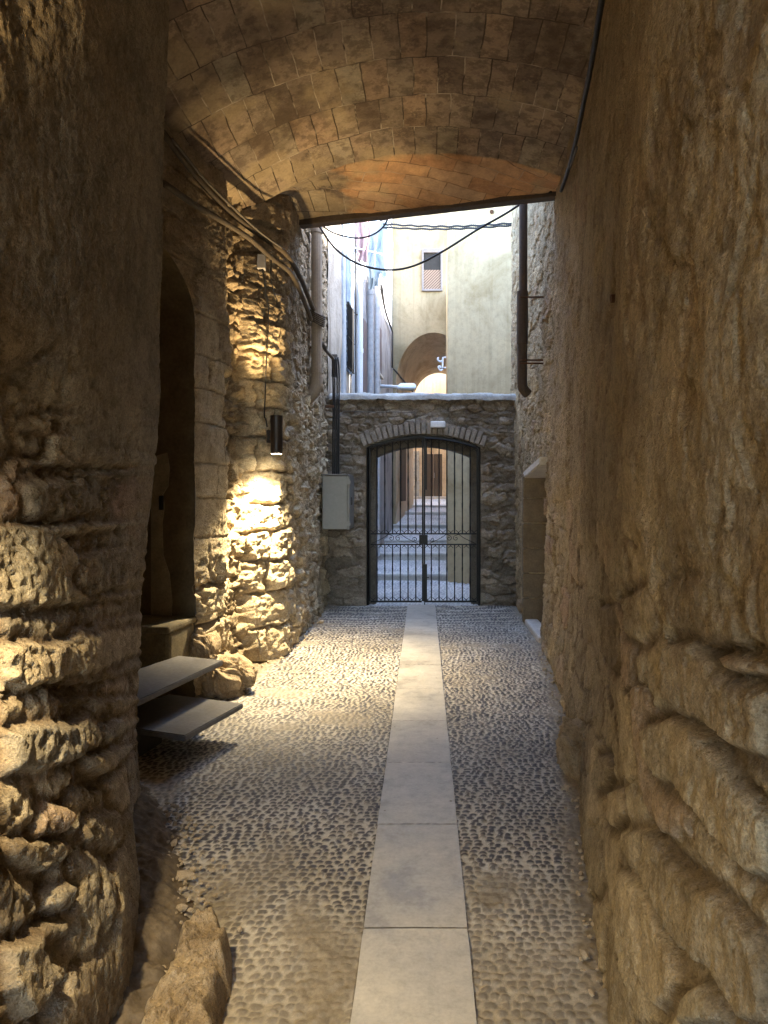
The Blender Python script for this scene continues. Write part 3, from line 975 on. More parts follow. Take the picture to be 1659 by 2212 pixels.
def rock(name, c, size, rz, seed, mat, sub=5, flat=.0, rough=.16, sharp=.5):
    bm = bmesh.new()
    bmesh.ops.create_icosphere(bm, subdivisions=sub, radius=1)
    P = np.array([v.co[:] for v in bm.verts])
    Q = np.sign(P) * np.abs(P) ** .60
    Q /= np.maximum(np.linalg.norm(Q, axis=1, keepdims=True), .6) ** .5
    n = fbm(P[:, 0] * 1.3 + P[:, 2] * .9 + seed, P[:, 1] * 1.3 - P[:, 2] * .7, seed, 4) * rough
    n += ridge(P[:, 0] * 3 + P[:, 2] * 2 + seed, P[:, 1] * 3 - P[:, 2], seed + 4, 4) * rough * .35
    n += fbm(P[:, 0] * 9 + P[:, 2] * 7, P[:, 1] * 9 - P[:, 2] * 5, seed + 9, 3) * rough * .13
    Q = Q * (1 + n[:, None]) * np.array(size)[None] / 2
    c_, s_ = math.cos(rz), math.sin(rz)
    for v, p in zip(bm.verts, Q):
        v.co = (p[0] * c_ - p[1] * s_ + c[0], p[0] * s_ + p[1] * c_ + c[1], p[2] + c[2])
    o = obj(name, bm, mat, smooth=True)
    return o


xs = np.arange(-1.15, -.5, .006); ys = np.arange(1.3, 2.95, .008)
XX, YY = np.meshgrid(xs, ys)
RP = [gq(X, Y) for X, Y in ((262, 2300), (285, 2200), (345, 2060), (415, 1955), (470, 1936), (490, 1985), (487, 2050), (476, 2120), (470, 2212), (460, 2450), (330, 2600))]
sd = poly_sdf(XX + .03 * fbm(XX * 5, YY * 5, 201, 4), YY + .05 * fbm(XX * 4, YY * 4, 202, 4), RP)
top = .115 + .06 * (XX + .75) + .018 * fbm(XX * 4, YY * 3, 203, 3) + .020 * fbm(XX * 9, YY * 7, 204, 7, .68) - .014 * sst(.1, .35, fbm(XX * 14, YY * 9, 206, 4))
top -= .035 * sst(.55, .75, ridge(XX * 5 + YY * 3, YY * 2.2 - XX * 2, 205, 2)) * sst(-.80, -.68, XX)
ZZ = -.07 + (top + .07) * sst(-.02, .035, sd) ** .8
low = grid_mesh('low_rock', np.stack([XX - .06 * (ZZ - .1) * sst(.1, 0, sd), YY, ZZ], -1), M['boulder'])
props(low, 'flat pale rock lying in the soil at the lower left, half lit by lamplight', 'rock')
props(rock('wall_boulder', (-1.60, 5.72, .09), (.36, .46, .28), .5, 11, M['boulder'], sub=6, rough=.34), 'rounded boulder at the foot of the left wall behind the step', 'rock')
props(rock('wall_boulder', (-1.72, 5.52, .38), (.22, .34, .22), .1, 17, M['boulder'], sub=6, rough=.3), 'squarish stone block wedged above the boulder beside the archway', 'rock')
props(rock('corner_stone', (.90, 3.98, .12), (.22, .34, .30), .3, 5, M['boulder'], sub=6, rough=.34), 'small stone jutting from the foot of the right wall', 'rock')
# loose gravel on the soil and along the wall feet
bm = bmesh.new()
rg = random.Random(12)
for k in range(420):
    if k < 230:
        y = rg.uniform(1.9, 3.6); x = float(np.interp(y, [.7, 1.6, 2.0, 2.5, 2.9, 3.3, 3.6, 3.9], [-.5, -.60, -.66, -.78, -.93, -1.10, -1.27, -1.5])) + rg.gauss(-.02, .06); z = .012
    elif k < 330:
        y = rg.uniform(2.2, 7.0); x = float(right_x(y, 0.)) - abs(rg.gauss(.03, .03)); z = .004
    else:
        y = rg.uniform(5.6, 9.0); x = float(left_x(y)) + abs(rg.gauss(.07, .05)); z = .004
    r_ = rg.uniform(.004, .013) * (1 + (rg.random() > .93) * 1.6)
    rs = bmesh.ops.create_icosphere(bm, subdivisions=1, radius=r_)
    sx, sy, sz = rg.uniform(.7, 1.4), rg.uniform(.7, 1.4), rg.uniform(.5, .9)
    for v_ in rs['verts']:
        j_ = 1 + rg.uniform(-.2, .2)
        v_.co = Vector((v_.co.x * sx * j_ + x, v_.co.y * sy * j_ + y, v_.co.z * sz * j_ + z))
props(obj('gravel', bm, mat_simple('gravel_stone', (.36, .29, .2), .9, var=.4, scale=25)), 'crumbs of stone and grit lying along the feet of the walls', 'gravel', kind='stuff')

# ------------------------------------------------------------------ gate wall
GY = 9.88


def arch_out(hw_l, hw_r, spring, apex, zb=-.1, n=24, notch=None):
    """outline from left foot over the arch to the right foot"""
    cx = (hw_r + hw_l) / 2; h = (hw_r - hw_l) / 2; r = apex - spring
    Rr = (h * h + r * r) / (2 * r)
    pts = [(hw_l, zb + (spring - zb) * i / 12) for i in range(12)]
    for i in range(n + 1):
        x = hw_l + (hw_r - hw_l) * i / n
        pts.append((x, apex - Rr + math.sqrt(max(0, Rr * Rr - (x - cx) ** 2))))
    pts += [(hw_r, spring - (spring - zb) * (i + 1) / 12) for i in range(12)]
    return pts


OUT = arch_out(-.79, .785, 2.20, 2.355)
INN = arch_out(-.677, .672, 2.065, 2.215)
xs = np.arange(-1.6, 1.6, .0105); zs_ = np.arange(-.1, 2.88, .0105)
XX, ZZ = np.meshgrid(xs, zs_)
sd = poly_sdf(XX, ZZ, OUT)
e, F1, rid = voro((XX + .06 * fbm(XX * 3, ZZ * 3, 131) + .03 * fbm(XX * 13, ZZ * 13, 129, 3)) / .36, (ZZ + .035 * fbm(XX * 3, ZZ * 3, 132) + .025 * fbm(XX * 13, ZZ * 13, 130, 3)) / .13, 133, .95)
e2, _, rid2 = voro((XX + .03 * fbm(XX * 5, ZZ * 5, 134)) / .19, (ZZ + .02 * fbm(XX * 5, ZZ * 5, 135)) / .10, 136, .9)
small = sst(2.2, 2.5, ZZ + .2 * fbm(XX * 2, ZZ * 2, 137))
e = np.where(small > .5, e2, e); rid = np.where(small > .5, rid2, rid)
covered = sst(.1, .45, fbm(XX * 1.6, ZZ * 1.6, 138, 3))
D = sst(.02, .22, e) * (.010 + .032 * rid) * (1 - .6 * covered) + .006 * ridge(XX * 4, ZZ * 7, 139, 4) + .018 * fbm(XX * 6, ZZ * 11, 140, 6, .62)
D *= sst(-.01, -.10, sd) * .9 + .1
YY = GY - D
drop = (sd[:-1, :-1] > 0) & (sd[1:, 1:] > 0) & (sd[1:, :-1] > 0) & (sd[:-1, 1:] > 0)
gw = grid_mesh('gate_wall', np.stack([XX, YY, ZZ], -1), M['wall_d'], attrs=dict(mortar=(1 - sst(.02, .15, e)) * (.8 - .6 * covered), rnd=rid, plaster=covered * .12), drop=drop)
props(gw, 'dark rubble stone wall closing the passage, with an arched gateway and cement capping', 'wall')
bm = bmesh.new()
# outer rebate, inner plate with the narrower opening, then its reveal
oo = [(x, z) for x, z in OUT]; ii = INN
F0 = [bm.verts.new((x * 1.006, GY - .004, z * 1.001)) for x, z in oo]
F1_ = [bm.verts.new((x * 1.006, GY + .16, z * 1.001)) for x, z in oo]
I0 = [bm.verts.new((x + .006 * math.sin(k * 2.3), GY + .163, z)) for k, (x, z) in enumerate(ii)]
I1 = [bm.verts.new((x + .006 * math.sin(k * 2.3), GY + .52, z)) for k, (x, z) in enumerate(ii)]
B1 = [bm.verts.new((x * 2.2, GY + .52, z if z < 2.0 else 2.88)) for x, z in oo]
for A_, B_ in ((F0, F1_), (F1_, I0), (I0, I1), (I1, B1)):
    for i in range(len(A_) - 1):
        bm.faces.new((A_[i], A_[i + 1], B_[i + 1], B_[i]))
obj('gateway_jamb', bm, mat_simple('shaded_jamb_stone', (.13, .11, .085), .95, var=.45, scale=8, bump=.7), gw, smooth=False)  # darker than the wall stone: the recess's shade put into colour
# brick voussoirs
bm = bmesh.new()
cxv = 0.0
n = 23
rr = random.Random(5)
h = .80; r_ = .165; Rv = (h * h + r_ * r_) / (2 * r_); zc_ = 2.36 - Rv
amax = math.asin(.83 / Rv)
for k in range(n):
    a = -amax + 2 * amax * (k + .5) / n
    L = .165 + rr.uniform(-.02, .03); rad = Rv + .012 + L / 2
    wdt = 2 * amax * Rv / n - .012
    bx(bm, (cxv + rad * math.sin(a), GY - .015 + rr.uniform(-.008, .008), zc_ + rad * math.cos(a)), (wdt, .10, L), bev=.010, tilt=a + rr.uniform(-.03, .03))
obj('brick_arch', bm, M['brick'], gw)
# cement cap
xs = np.linspace(-1.30, 1.30, 200); tt = np.linspace(0, 1, 22)
XX, TT = np.meshgrid(xs, tt)
a = np.pi * TT
YY = GY + .25 - .33 * np.cos(a) * (1 + .05 * fbm(XX * 3, TT * 2, 151))
ZZ = 2.845 + .115 * np.sin(a) ** .45 + .016 * fbm(XX * 4, TT * 3, 152, 4) + .006 * fbm(XX * 18, TT * 12, 153, 3) - .01 * sst(.7, 1.2, XX)
grid_mesh('cement_cap', np.stack([XX, YY, ZZ], -1), M['cap'], gw, flip=False)
bm = bmesh.new(); bx(bm, (0, GY + .26, 2.83), (2.7, .5, .05), bev=.01)
obj('cap_bed', bm, M['cap'], gw)

# ------------------------------------------------------------------ iron gate
gate = thing('iron_gate', 'black wrought iron double gate with an arched top and small scrolls', 'gate', (0, GY - .03, 0))
GF = GY - .035
bm = bmesh.new()
fo = arch_out(-.775, .770, 2.185, 2.335, zb=.0)
tube(bm, [(x, GF + .012, z) for x, z in fo], .019, 6)
obj('gate_frame', bm, M['iron'], gate)
ZB, ZM0, ZM1 = .052, .842, .990
SP = .1075


def top_z(x):
    h = .7725; r = .15; Rg = (h * h + r * r) / (2 * r)
    return 2.335 - Rg + math.sqrt(Rg * Rg - x * x)


def cscroll(bm, cx, z, w, sgn, r=.0042):
    """pair of facing C scrolls on a rail"""
    for s in (-1, 1):
        pts = []
        for k in range(15):
            a = k / 14 * 1.55 * math.pi * 1.0
            rad = w * .25 * (1 - .045 * k)
            pts.append((cx + s * (w * .25 - rad * math.cos(a) * .98) - 0, GF, z + sgn * (.030 + rad * .95 * math.sin(a - .5 * math.pi) + .0)))
        tube(bm, pts, r, 5)
        tube(bm, [(cx + s * w * .02, GF, z), (cx + s * w * .05, GF, z + sgn * .02)], r, 5)


def bigspiral(bm, cx, cz, r0, turns, s, a0, r=.0045):
    pts = []
    for k in range(26):
        q = k / 25
        a = a0 + s * q * turns * 2 * math.pi
        rad = r0 * (1 - .78 * q)
        pts.append((cx + rad * math.cos(a), GF, cz + rad * math.sin(a)))
    tube(bm, pts, r, 5)
    return pts[0]


for side in (-1, 1):
    leaf = thing('gate_leaf', None, None)
    leaf.parent = gate
    x_in = side * .012; x_out = side * .745
    # stiles and rails
    bm = bmesh.new()
    bx(bm, (x_out, GF, (ZB + top_z(x_out)) / 2 - .012), (.022, .026, top_z(x_out) - ZB - .03), bev=.003)
    bx(bm, (x_in, GF, (ZB + top_z(x_in)) / 2 - .012), (.022, .026, top_z(x_in) - ZB - .03), bev=.003)
    obj('stile', bm, M['iron'], leaf)
    for z, tk in ((ZB, .026), (ZM0, .018), (ZM1, .018)):
        bm = bmesh.new()
        bx(bm, ((x_in + x_out) / 2, GF, z), (abs(x_out - x_in) - .024, .022, tk), bev=.003)
        obj('rail', bm, M['iron'], leaf)
    bm = bmesh.new()
    tube(bm, [(side * (.02 + .72 * i / 10), GF, top_z(side * (.02 + .72 * i / 10)) - .02) for i in range(11)], .012, 5)
    obj('arched_rail', bm, M['iron'], leaf)
    for k in range(1, 7):
        x = side * (k * SP + .0)
        bm = bmesh.new()
        for z0, z1 in ((ZB + .01, ZM0 - .006), (ZM1 + .006, top_z(x) - .03)):
            m = 40
            pts = [(x, GF, z0 + (z1 - z0) * i / m) for i in range(m + 1)]
            tube(bm, pts, .0085, 6, rfun=lambda i: .0085 + .0028 * max(0, math.sin(i * .62)) ** 3)
        obj('bar', bm, M['iron'], leaf)
    for z, sg in ((ZB + .012, 1), (ZM0 - .008, -1), (ZM1 + .008, 1)):
        for k in range(7):
            cx = side * ((k + .5) * SP)
            bm = bmesh.new()
            cscroll(bm, cx, z, SP * .86, sg)
            obj('scroll', bm, M['iron'], leaf)
    for k in range(7):
        cx = side * ((k + .5) * SP)
        bm = bmesh.new(); cscroll(bm, cx, top_z(cx) - .035, SP * .86, -1)
        obj('scroll', bm, M['iron'], leaf)
    # middle panel ornament
    bm = bmesh.new()
    mid = side * .40; zc_ = (ZM0 + ZM1) / 2
    for s in (-1, 1):
        bigspiral(bm, mid + s * .048, zc_ + .012, .040, 1.15, s, math.pi * .5)
        tube(bm, spline([(mid + s * .048, GF, zc_ + .052), (mid + s * .09, GF, ZM1 - .012), (mid + s * .17, GF, zc_ + .01), (mid + s * .32, GF, ZM0 + .012)], 6), .0045, 5)
    bigspiral(bm, side * .12, zc_ - .005, .034, 1.1, side, math.pi)
    obj('panel_scroll', bm, M['iron'], leaf)
bm = bmesh.new()
bx(bm, (-.002, GF - .02, .915), (.118, .045, .125), bev=.006)
bx(bm, (-.03, GF - .05, .92), (.012, .03, .05), bev=.003)
obj('lock_box', bm, M['iron'], gate)
bm = bmesh.new()
bx(bm, (.026, GF - .006, 1.93), (.045, .03, .66), bev=.004)
obj('drop_bolt', bm, M['iron'], gate); bm = bmesh.new()
bx(bm, (.024, GF - .006, .31), (.05, .034, .52), bev=.004)
bx(bm, (.016, GF - .01, .02), (.014, .014, .12), bev=.003)
bx(bm, (.06, GF - .015, .385), (.03, .012, .012), bev=.002)
obj('drop_bolt', bm, M['iron'], gate)

# ------------------------------------------------------------------ cabinet, lights, pipes
cab = thing('meter_cabinet', 'grey steel utility cabinet fixed in the corner left of the gate', 'cabinet', (-1.15, 9.5, 1.09))
bm = bmesh.new(); bx(bm, (-1.15, 9.50, 1.435), (.33, .58, .70), bev=.008)
obj('body', bm, M['steel'], cab)
bm = bmesh.new(); bx(bm, (-.972, 9.50, 1.435), (.022, .60, .70), bev=.005)
obj('door', bm, M['steel'], cab)
for z in (1.16, 1.70):
    bm = bmesh.new(); bx(bm, (-.968, 9.20, z), (.045, .022, .055), bev=.004)
    obj('hinge', bm, M['steel'], cab)
bm = bmesh.new(); bx(bm, (-1.15, 9.50, 1.797), (.36, .61, .016), bev=.004)
obj('rain_lip', bm, M['steel'], cab)
bm = bmesh.new(); bx(bm, (-.957, 9.40, 1.45), (.012, .035, .10), bev=.003); obj('lock', bm, M['lamp_black'], cab)
el = thing('emergency_light', 'white rectangular light box above the gate arch', 'light', (.20, GY - .06, 2.5))
p = U(946, 917, GY - .08)
bm = bmesh.new(); bx(bm, p, (.205, .075, .088), bev=.014, seg=3)
obj('housing', bm, M['white_paint'], el)
bm = bmesh.new(); bx(bm, p + Vector((0, .045, 0)), (.17, .05, .07), bev=.008)
obj('back_plate', bm, M['white_paint'], el)


def pipe(name, label, pts, r, mat, collars, brackets=(), foot=None):
    t_ = thing(name, label, 'pipe', pts[0])
    bm = bmesh.new(); tube(bm, pts, r, 16)
    obj('pipe', bm, mat, t_, smooth=False)
    for c in collars:
        bm = bmesh.new(); tube(bm, [Vector(c) - Vector((0, 0, .035)), Vector(c) + Vector((0, 0, .035))], r * 1.16, 16)
        obj('collar', bm, mat, t_)
    for a_, b_ in brackets:
        bm = bmesh.new(); tube(bm, [a_, b_], .014, 6)
        obj('bracket', bm, M['rust'], t_)
    return t_


pl = U(684, 640, 8.45); px = pl.x
zt = 5.85
pt = pipe('downpipe', 'thick grey brown drainpipe at the left end of the vault', [(px, 8.45, zt), (px, 8.45, U(0, 818, 8.45).z)], .064, M['pipe_l'],
          [(px, 8.45, U(0, 800, 8.45).z), (px, 8.45, U(0, 498, 8.45).z)], [((px, 8.45, 3.3), (px - .15, 8.5, 3.3))])
z0 = U(0, 815, 8.45).z
bm = bmesh.new()
tube(bm, spline([(px, 8.45, z0), (px - .005, 8.45, z0 - .09), (px - .05, 8.44, z0 - .2), (px - .16, 8.44, z0 - .30)], 6), .075, 16)
obj('elbow', bm, M['pipe_l'], pt, smooth=False)
pr = U(1131, 640, 7.75); px = pr.x
zA, zB_, zC = U(0, 640, 7.75).z, U(0, 742, 7.75).z, U(0, 850, 7.75).z
pt = pipe('downpipe', 'dark brown drainpipe at the right end of the vault', [(px, 7.75, 5.85), (px - .004, 7.75, zA)], .046, M['pipe_r'], [], [])
bm = bmesh.new(); tube(bm, [(px - .012, 7.75, zA + .05), (px - .014, 7.75, zB_)], .062, 16); obj('sleeve', bm, M['pipe_r'], pt)
bm = bmesh.new(); tube(bm, spline([(px - .014, 7.75, zB_ + .01), (px - .014, 7.75, zC + .12), (px + .01, 7.76, zC + .04), (px + .05, 7.78, zC)], 5), .055, 16); obj('sleeve', bm, M['pipe_r'], pt)
for z in (U(0, 787, 7.75).z, U(0, 645, 7.75).z):
    for dz in ((0, .035) if z < 3.5 else (0,)):
        bm = bmesh.new(); bx(bm, (px + .08, 7.69, z + dz), (.26, .018, .016), bev=.003); obj('bracket', bm, M['rust'], pt)

# ------------------------------------------------------------------ cables


def cable(name, label, pts, r, mat, n=8, cat='cable', group=None):
    bm = bmesh.new(); tube(bm, spline(pts, n), r, 7)
    o = obj(name, bm, mat, smooth=True)
    return props(o, label, cat, group)


def onleft(X, Y, off=.05):
    rt = (X - 915) / 1534
    lo, hi = 4.1, 10.3
    for _ in range(40):
        m = (lo + hi) / 2
        if float(left_x(m)) + off < rt * m: lo = m
        else: hi = m
    return U(X, Y, lo)


cable('power_cable', 'thick black cable sagging across the opening below the vault', [U(688, 486, 8.3), U(720, 532, 8.3), U(760, 563, 8.25), U(800, 578, 8.2), U(850, 583, 8.15), U(900, 572, 8.1), U(960, 541, 8.0), U(1030, 497, 7.9), U(1090, 463, 7.8), U(1140, 432, 7.7), U(1190, 415, 7.0)], .0125, M['cable'])
cable('power_cable', 'short black cable loop hanging at the upper left of the opening', [U(692, 484, 8.3), U(720, 503, 8.2), U(765, 514, 8.1), U(800, 509, 8.0), U(826, 492, 7.9), U(842, 466, 7.8)], .0095, M['cable'])
for k, (dy, ph) in enumerate(((0, 0), (9, 1.5))):
    pts = []
    for i in range(60):
        q = i / 59
        X = 828 + (1108 - 828) * q
        Y = 484 + dy * .8 * (1 - .4 * q) + 6 * math.sin(math.pi * q) - 2 * q
        pts.append(U(X, Y + 0.8 * math.sin(i * .9 + ph), 11.6 - 1.2 * q))
    bm = bmesh.new()
    for s in (0, 1, 2):
        hel = [p + Vector((0, .010 * math.cos(i * 2.4 + s * 2.09), .010 * math.sin(i * 2.4 + s * 2.09))) for i, p in enumerate(pts)]
        tube(bm, spline(hel, 5), .009, 6)
    props(obj('twisted_cable', bm, M['cable'], smooth=True), ['upper twisted black wire bundle crossing in front of the cream facade', 'lower twisted black wire bundle crossing in front of the cream facade'][k], 'cable')
bm = bmesh.new()
rr = random.Random(3)
for k in range(7):
    c = U(804 + rr.uniform(-6, 30), 486 + rr.uniform(-5, 14), 11.7)
    pts = [c + Vector((rr.uniform(-.12, .12), rr.uniform(-.06, .06), rr.uniform(-.10, .08))) for _ in range(6)]
    tube(bm, spline(pts, 5), .010, 5)
props(obj('cable_tangle', bm, M['cable'], smooth=True), 'messy knot of dark wires beside the hanging laundry', 'cable')

tb = [(350, 285), (418, 373), (462, 424), (511, 470), (574, 517), (618, 549), (650, 602), (676, 666), (688, 682)]
cable('cable_conduit', 'thick dark cable running down the left wall to the drainpipe', [onleft(*p, off=.075) for p in tb], .026, M['cable_brown'])
tb = [(352, 395), (420, 442), (488, 482), (540, 516), (588, 558), (632, 596), (664, 668), (672, 690)]
cable('cable_conduit', 'dusty brown pipe running below the thick dark cable on the left wall', [onleft(*p, off=.07) for p in tb], .024, mat_simple('dusty_conduit', (.085, .068, .05), .8, var=.35, scale=14))
tb = [(372, 300), (440, 385), (505, 450), (560, 500), (612, 538)]
cable('thin_cable', 'thin cable clipped along the edge of the vault at left', [onleft(*p, off=.12) for p in tb], .010, M['cable_grey'])
jb = thing('junction_box', 'small grey junction box high on the left wall above the lamp', 'junction box', onleft(565, 580, .06))
c = onleft(565, 567, .07)
bm = bmesh.new(); bx(bm, c, (.075, .085, .135), rz=.1, bev=.008); obj('box', bm, M['grey_wall'], jb)
bm = bmesh.new(); bx(bm, c + Vector((.0, 0, -.075)), (.04, .045, .025), bev=.006); obj('cable_gland', bm, M['cable'], jb)
tb = [(567, 584), (573, 620), (579, 660), (579, 710), (575, 790), (573, 850), (571, 897), (574, 905), (577, 922)]
cable('lamp_cable', 'thin black wire dropping from the junction box to the wall lamp', [onleft(*p, off=.085 + .03 * (i > 5)) for i, p in enumerate(tb)], .0065, M['cable'])
tb = [(586, 560), (585, 600), (591, 630), (598, 650), (594, 662), (583, 662), (574, 640), (569, 590)]
cable('thin_cable', 'loop of thin black wire hanging beside the junction box', [onleft(*p, off=.07) for p in tb], .006, M['cable'])
# coil tied round the drainpipe
c = U(684, 686, 8.45)
bm = bmesh.new()
for k in range(6):
    pts = []
    for i in range(25):
        a = 2 * math.pi * i / 24
        pts.append(c + Vector((.088 * math.cos(a) * (1 + .02 * k), .088 * math.sin(a), .028 * math.cos(a + .4) * -2 + (k - 2.5) * .022)))
    tube(bm, pts, .011, 6)
props(obj('cable_coil', bm, M['cable_brown'], smooth=True), 'coil of cables wrapped round the left drainpipe', 'cable')
# vertical bundle down to the cabinet
vb = thing('cable_riser', 'bundle of black cables dropping to the steel cabinet', 'cable', U(726, 1030, 9.42))
for k in range(4):
    X = 719.5 + 4.2 * k
    bm = bmesh.new()
    pts = [U(X + rr.uniform(-.6, .6) - (2 if Y < 790 else 0), Y, 9.42 - .02 * (k % 2)) for Y in (772, 800, 850, 900, 960, 1030)]
    tube(bm, spline(pts, 4), .012, 6)
    obj('strand', bm, M['cable'], vb, smooth=True)
bm = bmesh.new(); bx(bm, U(723, 790, 9.45), (.075, .06, .30), bev=.01); obj('cover', bm, M['cable_grey'], vb)
cable('cable_conduit', 'ragged dark cable curving down the wall into the black cable bundle', [U(697, 742, 8.7), U(703, 756, 8.9), U(712, 766, 9.2), U(720, 776, 9.42)], .022, M['cable_brown'])
cable('thin_cable', 'thin pale wire running along the top of the gate wall', [U(729, 905, 9.5), U(737, 893, 9.70), U(750, 888, 9.76), U(800, 890, 9.77), U(850, 890, 9.77), U(892, 891, 9.77), U(897, 897, 9.77), U(898, 910, 9.78)], .005, M['cable_grey'])
bm = bmesh.new(); bx(bm, U(712, 878, 9.4), (.12, .03, .035), bev=.004)
props(obj('iron_bracket', bm, M['rust']), 'short rusty iron stub left of the gate wall top', 'bracket')
tb = [(1306, -40), (1290, 60), (1275, 150), (1258, 235), (1245, 300), (1228, 365), (1212, 412)]


def onright(X, Y, off):
    rt = (X - 915) / 1534
    lo, hi = 2.0, 10.3
    for _ in range(40):
        m = (lo + hi) / 2
        z = CAM_Z - (Y - 1058) * m / 1534
        if float(right_x(np.array(m), np.array(z))) - off > rt * m: lo = m
        else: hi = m
    return U(X, Y, lo)


cable('power_cable', 'black cable following the corner between the vault and the right wall', [onright(*p, off=.10) for p in tb], .016, M['cable'])
cable('thin_cable', 'pale thin cord ending beside the right end of the lintel', [onright(1246, 318, .09), onright(1235, 352, .09), onright(1222, 385, .09), onright(1213, 405, .08)], .009, M['cable_grey'])

# ------------------------------------------------------------------ steps
st = thing('stone_stair', 'two dark slate step slabs leading up to the blocked archway', 'stairs', (-1.6, 4.5, 0))


def slab(pts, z, th, name):
    bm = bmesh.new()
    lo = [bm.verts.new((x, y, z - th)) for x, y in pts]; hi = [bm.verts.new((x, y, z)) for x, y in pts]
    bm.faces.new(lo[::-1]); bm.faces.new(hi)
    for i in range(len(pts)): bm.faces.new((lo[i], lo[(i + 1) % len(pts)], hi[(i + 1) % len(pts)], hi[i]))
    bmesh.ops.bevel(bm, geom=bm.edges[:], offset=.006, segments=2, affect='EDGES')
    return obj(name, bm, M['slate'], st)


def gz(X, Y, z):
    d = 1534 * (CAM_Z - z) / (Y - 1058)
    return ((X - 915) * d / 1534, d)


zt1, zt2 = .20, .40
a = gz(399, 1589, zt1); b = gz(526, 1519, zt1); c2 = gz(365, 1499, zt1); d_ = gz(200, 1560, zt1)
slab([a, b, c2, d_], zt1, .036, 'tread')
a = gz(268, 1527, zt2); b = gz(483, 1426, zt2); c2 = gz(386, 1416, zt2); d_ = gz(190, 1480, zt2)
slab([a, b, c2, d_], zt2, .036, 'tread')
pa = gz(399, 1589, zt1)
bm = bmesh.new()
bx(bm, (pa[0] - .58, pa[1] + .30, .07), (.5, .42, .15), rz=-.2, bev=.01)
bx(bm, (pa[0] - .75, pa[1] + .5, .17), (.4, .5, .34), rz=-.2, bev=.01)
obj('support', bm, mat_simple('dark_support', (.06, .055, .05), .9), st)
# rough stone sill of the archway
bm = bmesh.new()
bx(bm, (-1.99, 5.28, .44), (.42, .42, .30), rz=-.12, bev=.03)
bx(bm, (-1.99, 5.27, .605), (.44, .46, .05), rz=-.12, bev=.015)
props(obj('sill_block', bm, mat_simple('mossy_sill', (.20, .165, .10), .95, var=.5, scale=9, bump=.8)), 'rough stone sill block at the foot of the archway', 'stone block')

# ------------------------------------------------------------------ wall lamps


def wall_lamp(loc, arm, label, pw_dn, pw_up, wide=112):
    L = thing('wall_lamp', label, 'lamp', loc)
    x, y, z = loc
    H = .345; r = .054
    bm = bmesh.new()
    ring = []
    for q, rr_ in ((-H / 2, r * .86), (-H / 2, r), (H / 2, r), (H / 2, r * .86)):
        ring.append([bm.verts.new((x + rr_ * math.cos(2 * math.pi * i / 28), y + rr_ * math.sin(2 * math.pi * i / 28), z + q)) for i in range(28)])
    inner_t = [bm.verts.new((x + r * .84 * math.cos(2 * math.pi * i / 28), y + r * .84 * math.sin(2 * math.pi * i / 28), z + H / 2 - .03)) for i in range(28)]
    inner_b = [bm.verts.new((x + r * .84 * math.cos(2 * math.pi * i / 28), y + r * .84 * math.sin(2 * math.pi * i / 28), z - H / 2 + .012)) for i in range(28)]
    for A_, B_ in ((inner_b, ring[0]), (ring[0], ring[1]), (ring[1], ring[2]), (ring[2], ring[3]), (ring[3], inner_t)):
        for i in range(28):
            bm.faces.new((A_[i], A_[(i + 1) % 28], B_[(i + 1) % 28], B_[i]))
    obj('housing', bm, M['lamp_black'], L)
    for nm, zz_, mt in (('lens', z - H / 2 - .003, M['glow']), ('lens', z + H / 2 - .03, M['glow_up'])):
        bm = bmesh.new()
        vs = [bm.verts.new((x + r * .84 * math.cos(2 * math.pi * i / 28), y + r * .84 * math.sin(2 * math.pi * i / 28), zz_)) for i in range(28)]
        bm.faces.new(vs)
        obj(nm, bm, mt, L)
    bm = bmesh.new()
    al = math.atan2(arm[1], arm[0]); ln = math.hypot(*arm)
    bx(bm, (x + arm[0] * .58, y + arm[1] * .58, z), (ln * .8, .035, .07), rz=al, bev=.006)
    bx(bm, (x + arm[0], y + arm[1], z), (.03, .08, .12), rz=al, bev=.006)
    obj('bracket', bm, M['lamp_black'], L)
    for nm, sgn, pw, col, ang in (('down_light', -1, pw_dn, (1, .80, .47), wide), ('up_light', 1, pw_up, (1, .70, .34), 80 if wide < 120 else 120)):
        ld = bpy.data.lights.new(nm, 'SPOT'); lo_ = bpy.data.objects.new(nm, ld); COL.objects.link(lo_)
        ld.energy = pw; ld.color = col; ld.spot_size = R(ang); ld.spot_blend = .85; ld.shadow_soft_size = .03
        lo_.parent = L
        lo_.location = (0, 0, sgn * (H / 2 + .02))
        lo_.rotation_euler = (0 if sgn < 0 else R(180), 0, 0)
    return L


p = U(597.5, 939, 6.43)
wall_lamp(p, (-.10, .22), 'lit black cylinder lamp on the left stone wall', 34, 9, 116)
wall_lamp((-1.085, 1.42, 2.12), (-.1, 0), 'black cylinder lamp on the near left wall, just outside the view', 9, 9, 130)
wall_lamp((-.75, -.9, 2.5), (-.2, 0), 'unseen cylinder lamp added behind the viewpoint as warm fill', 5, 26, 150)  # added fill lamp, lifts the vault and the near floor

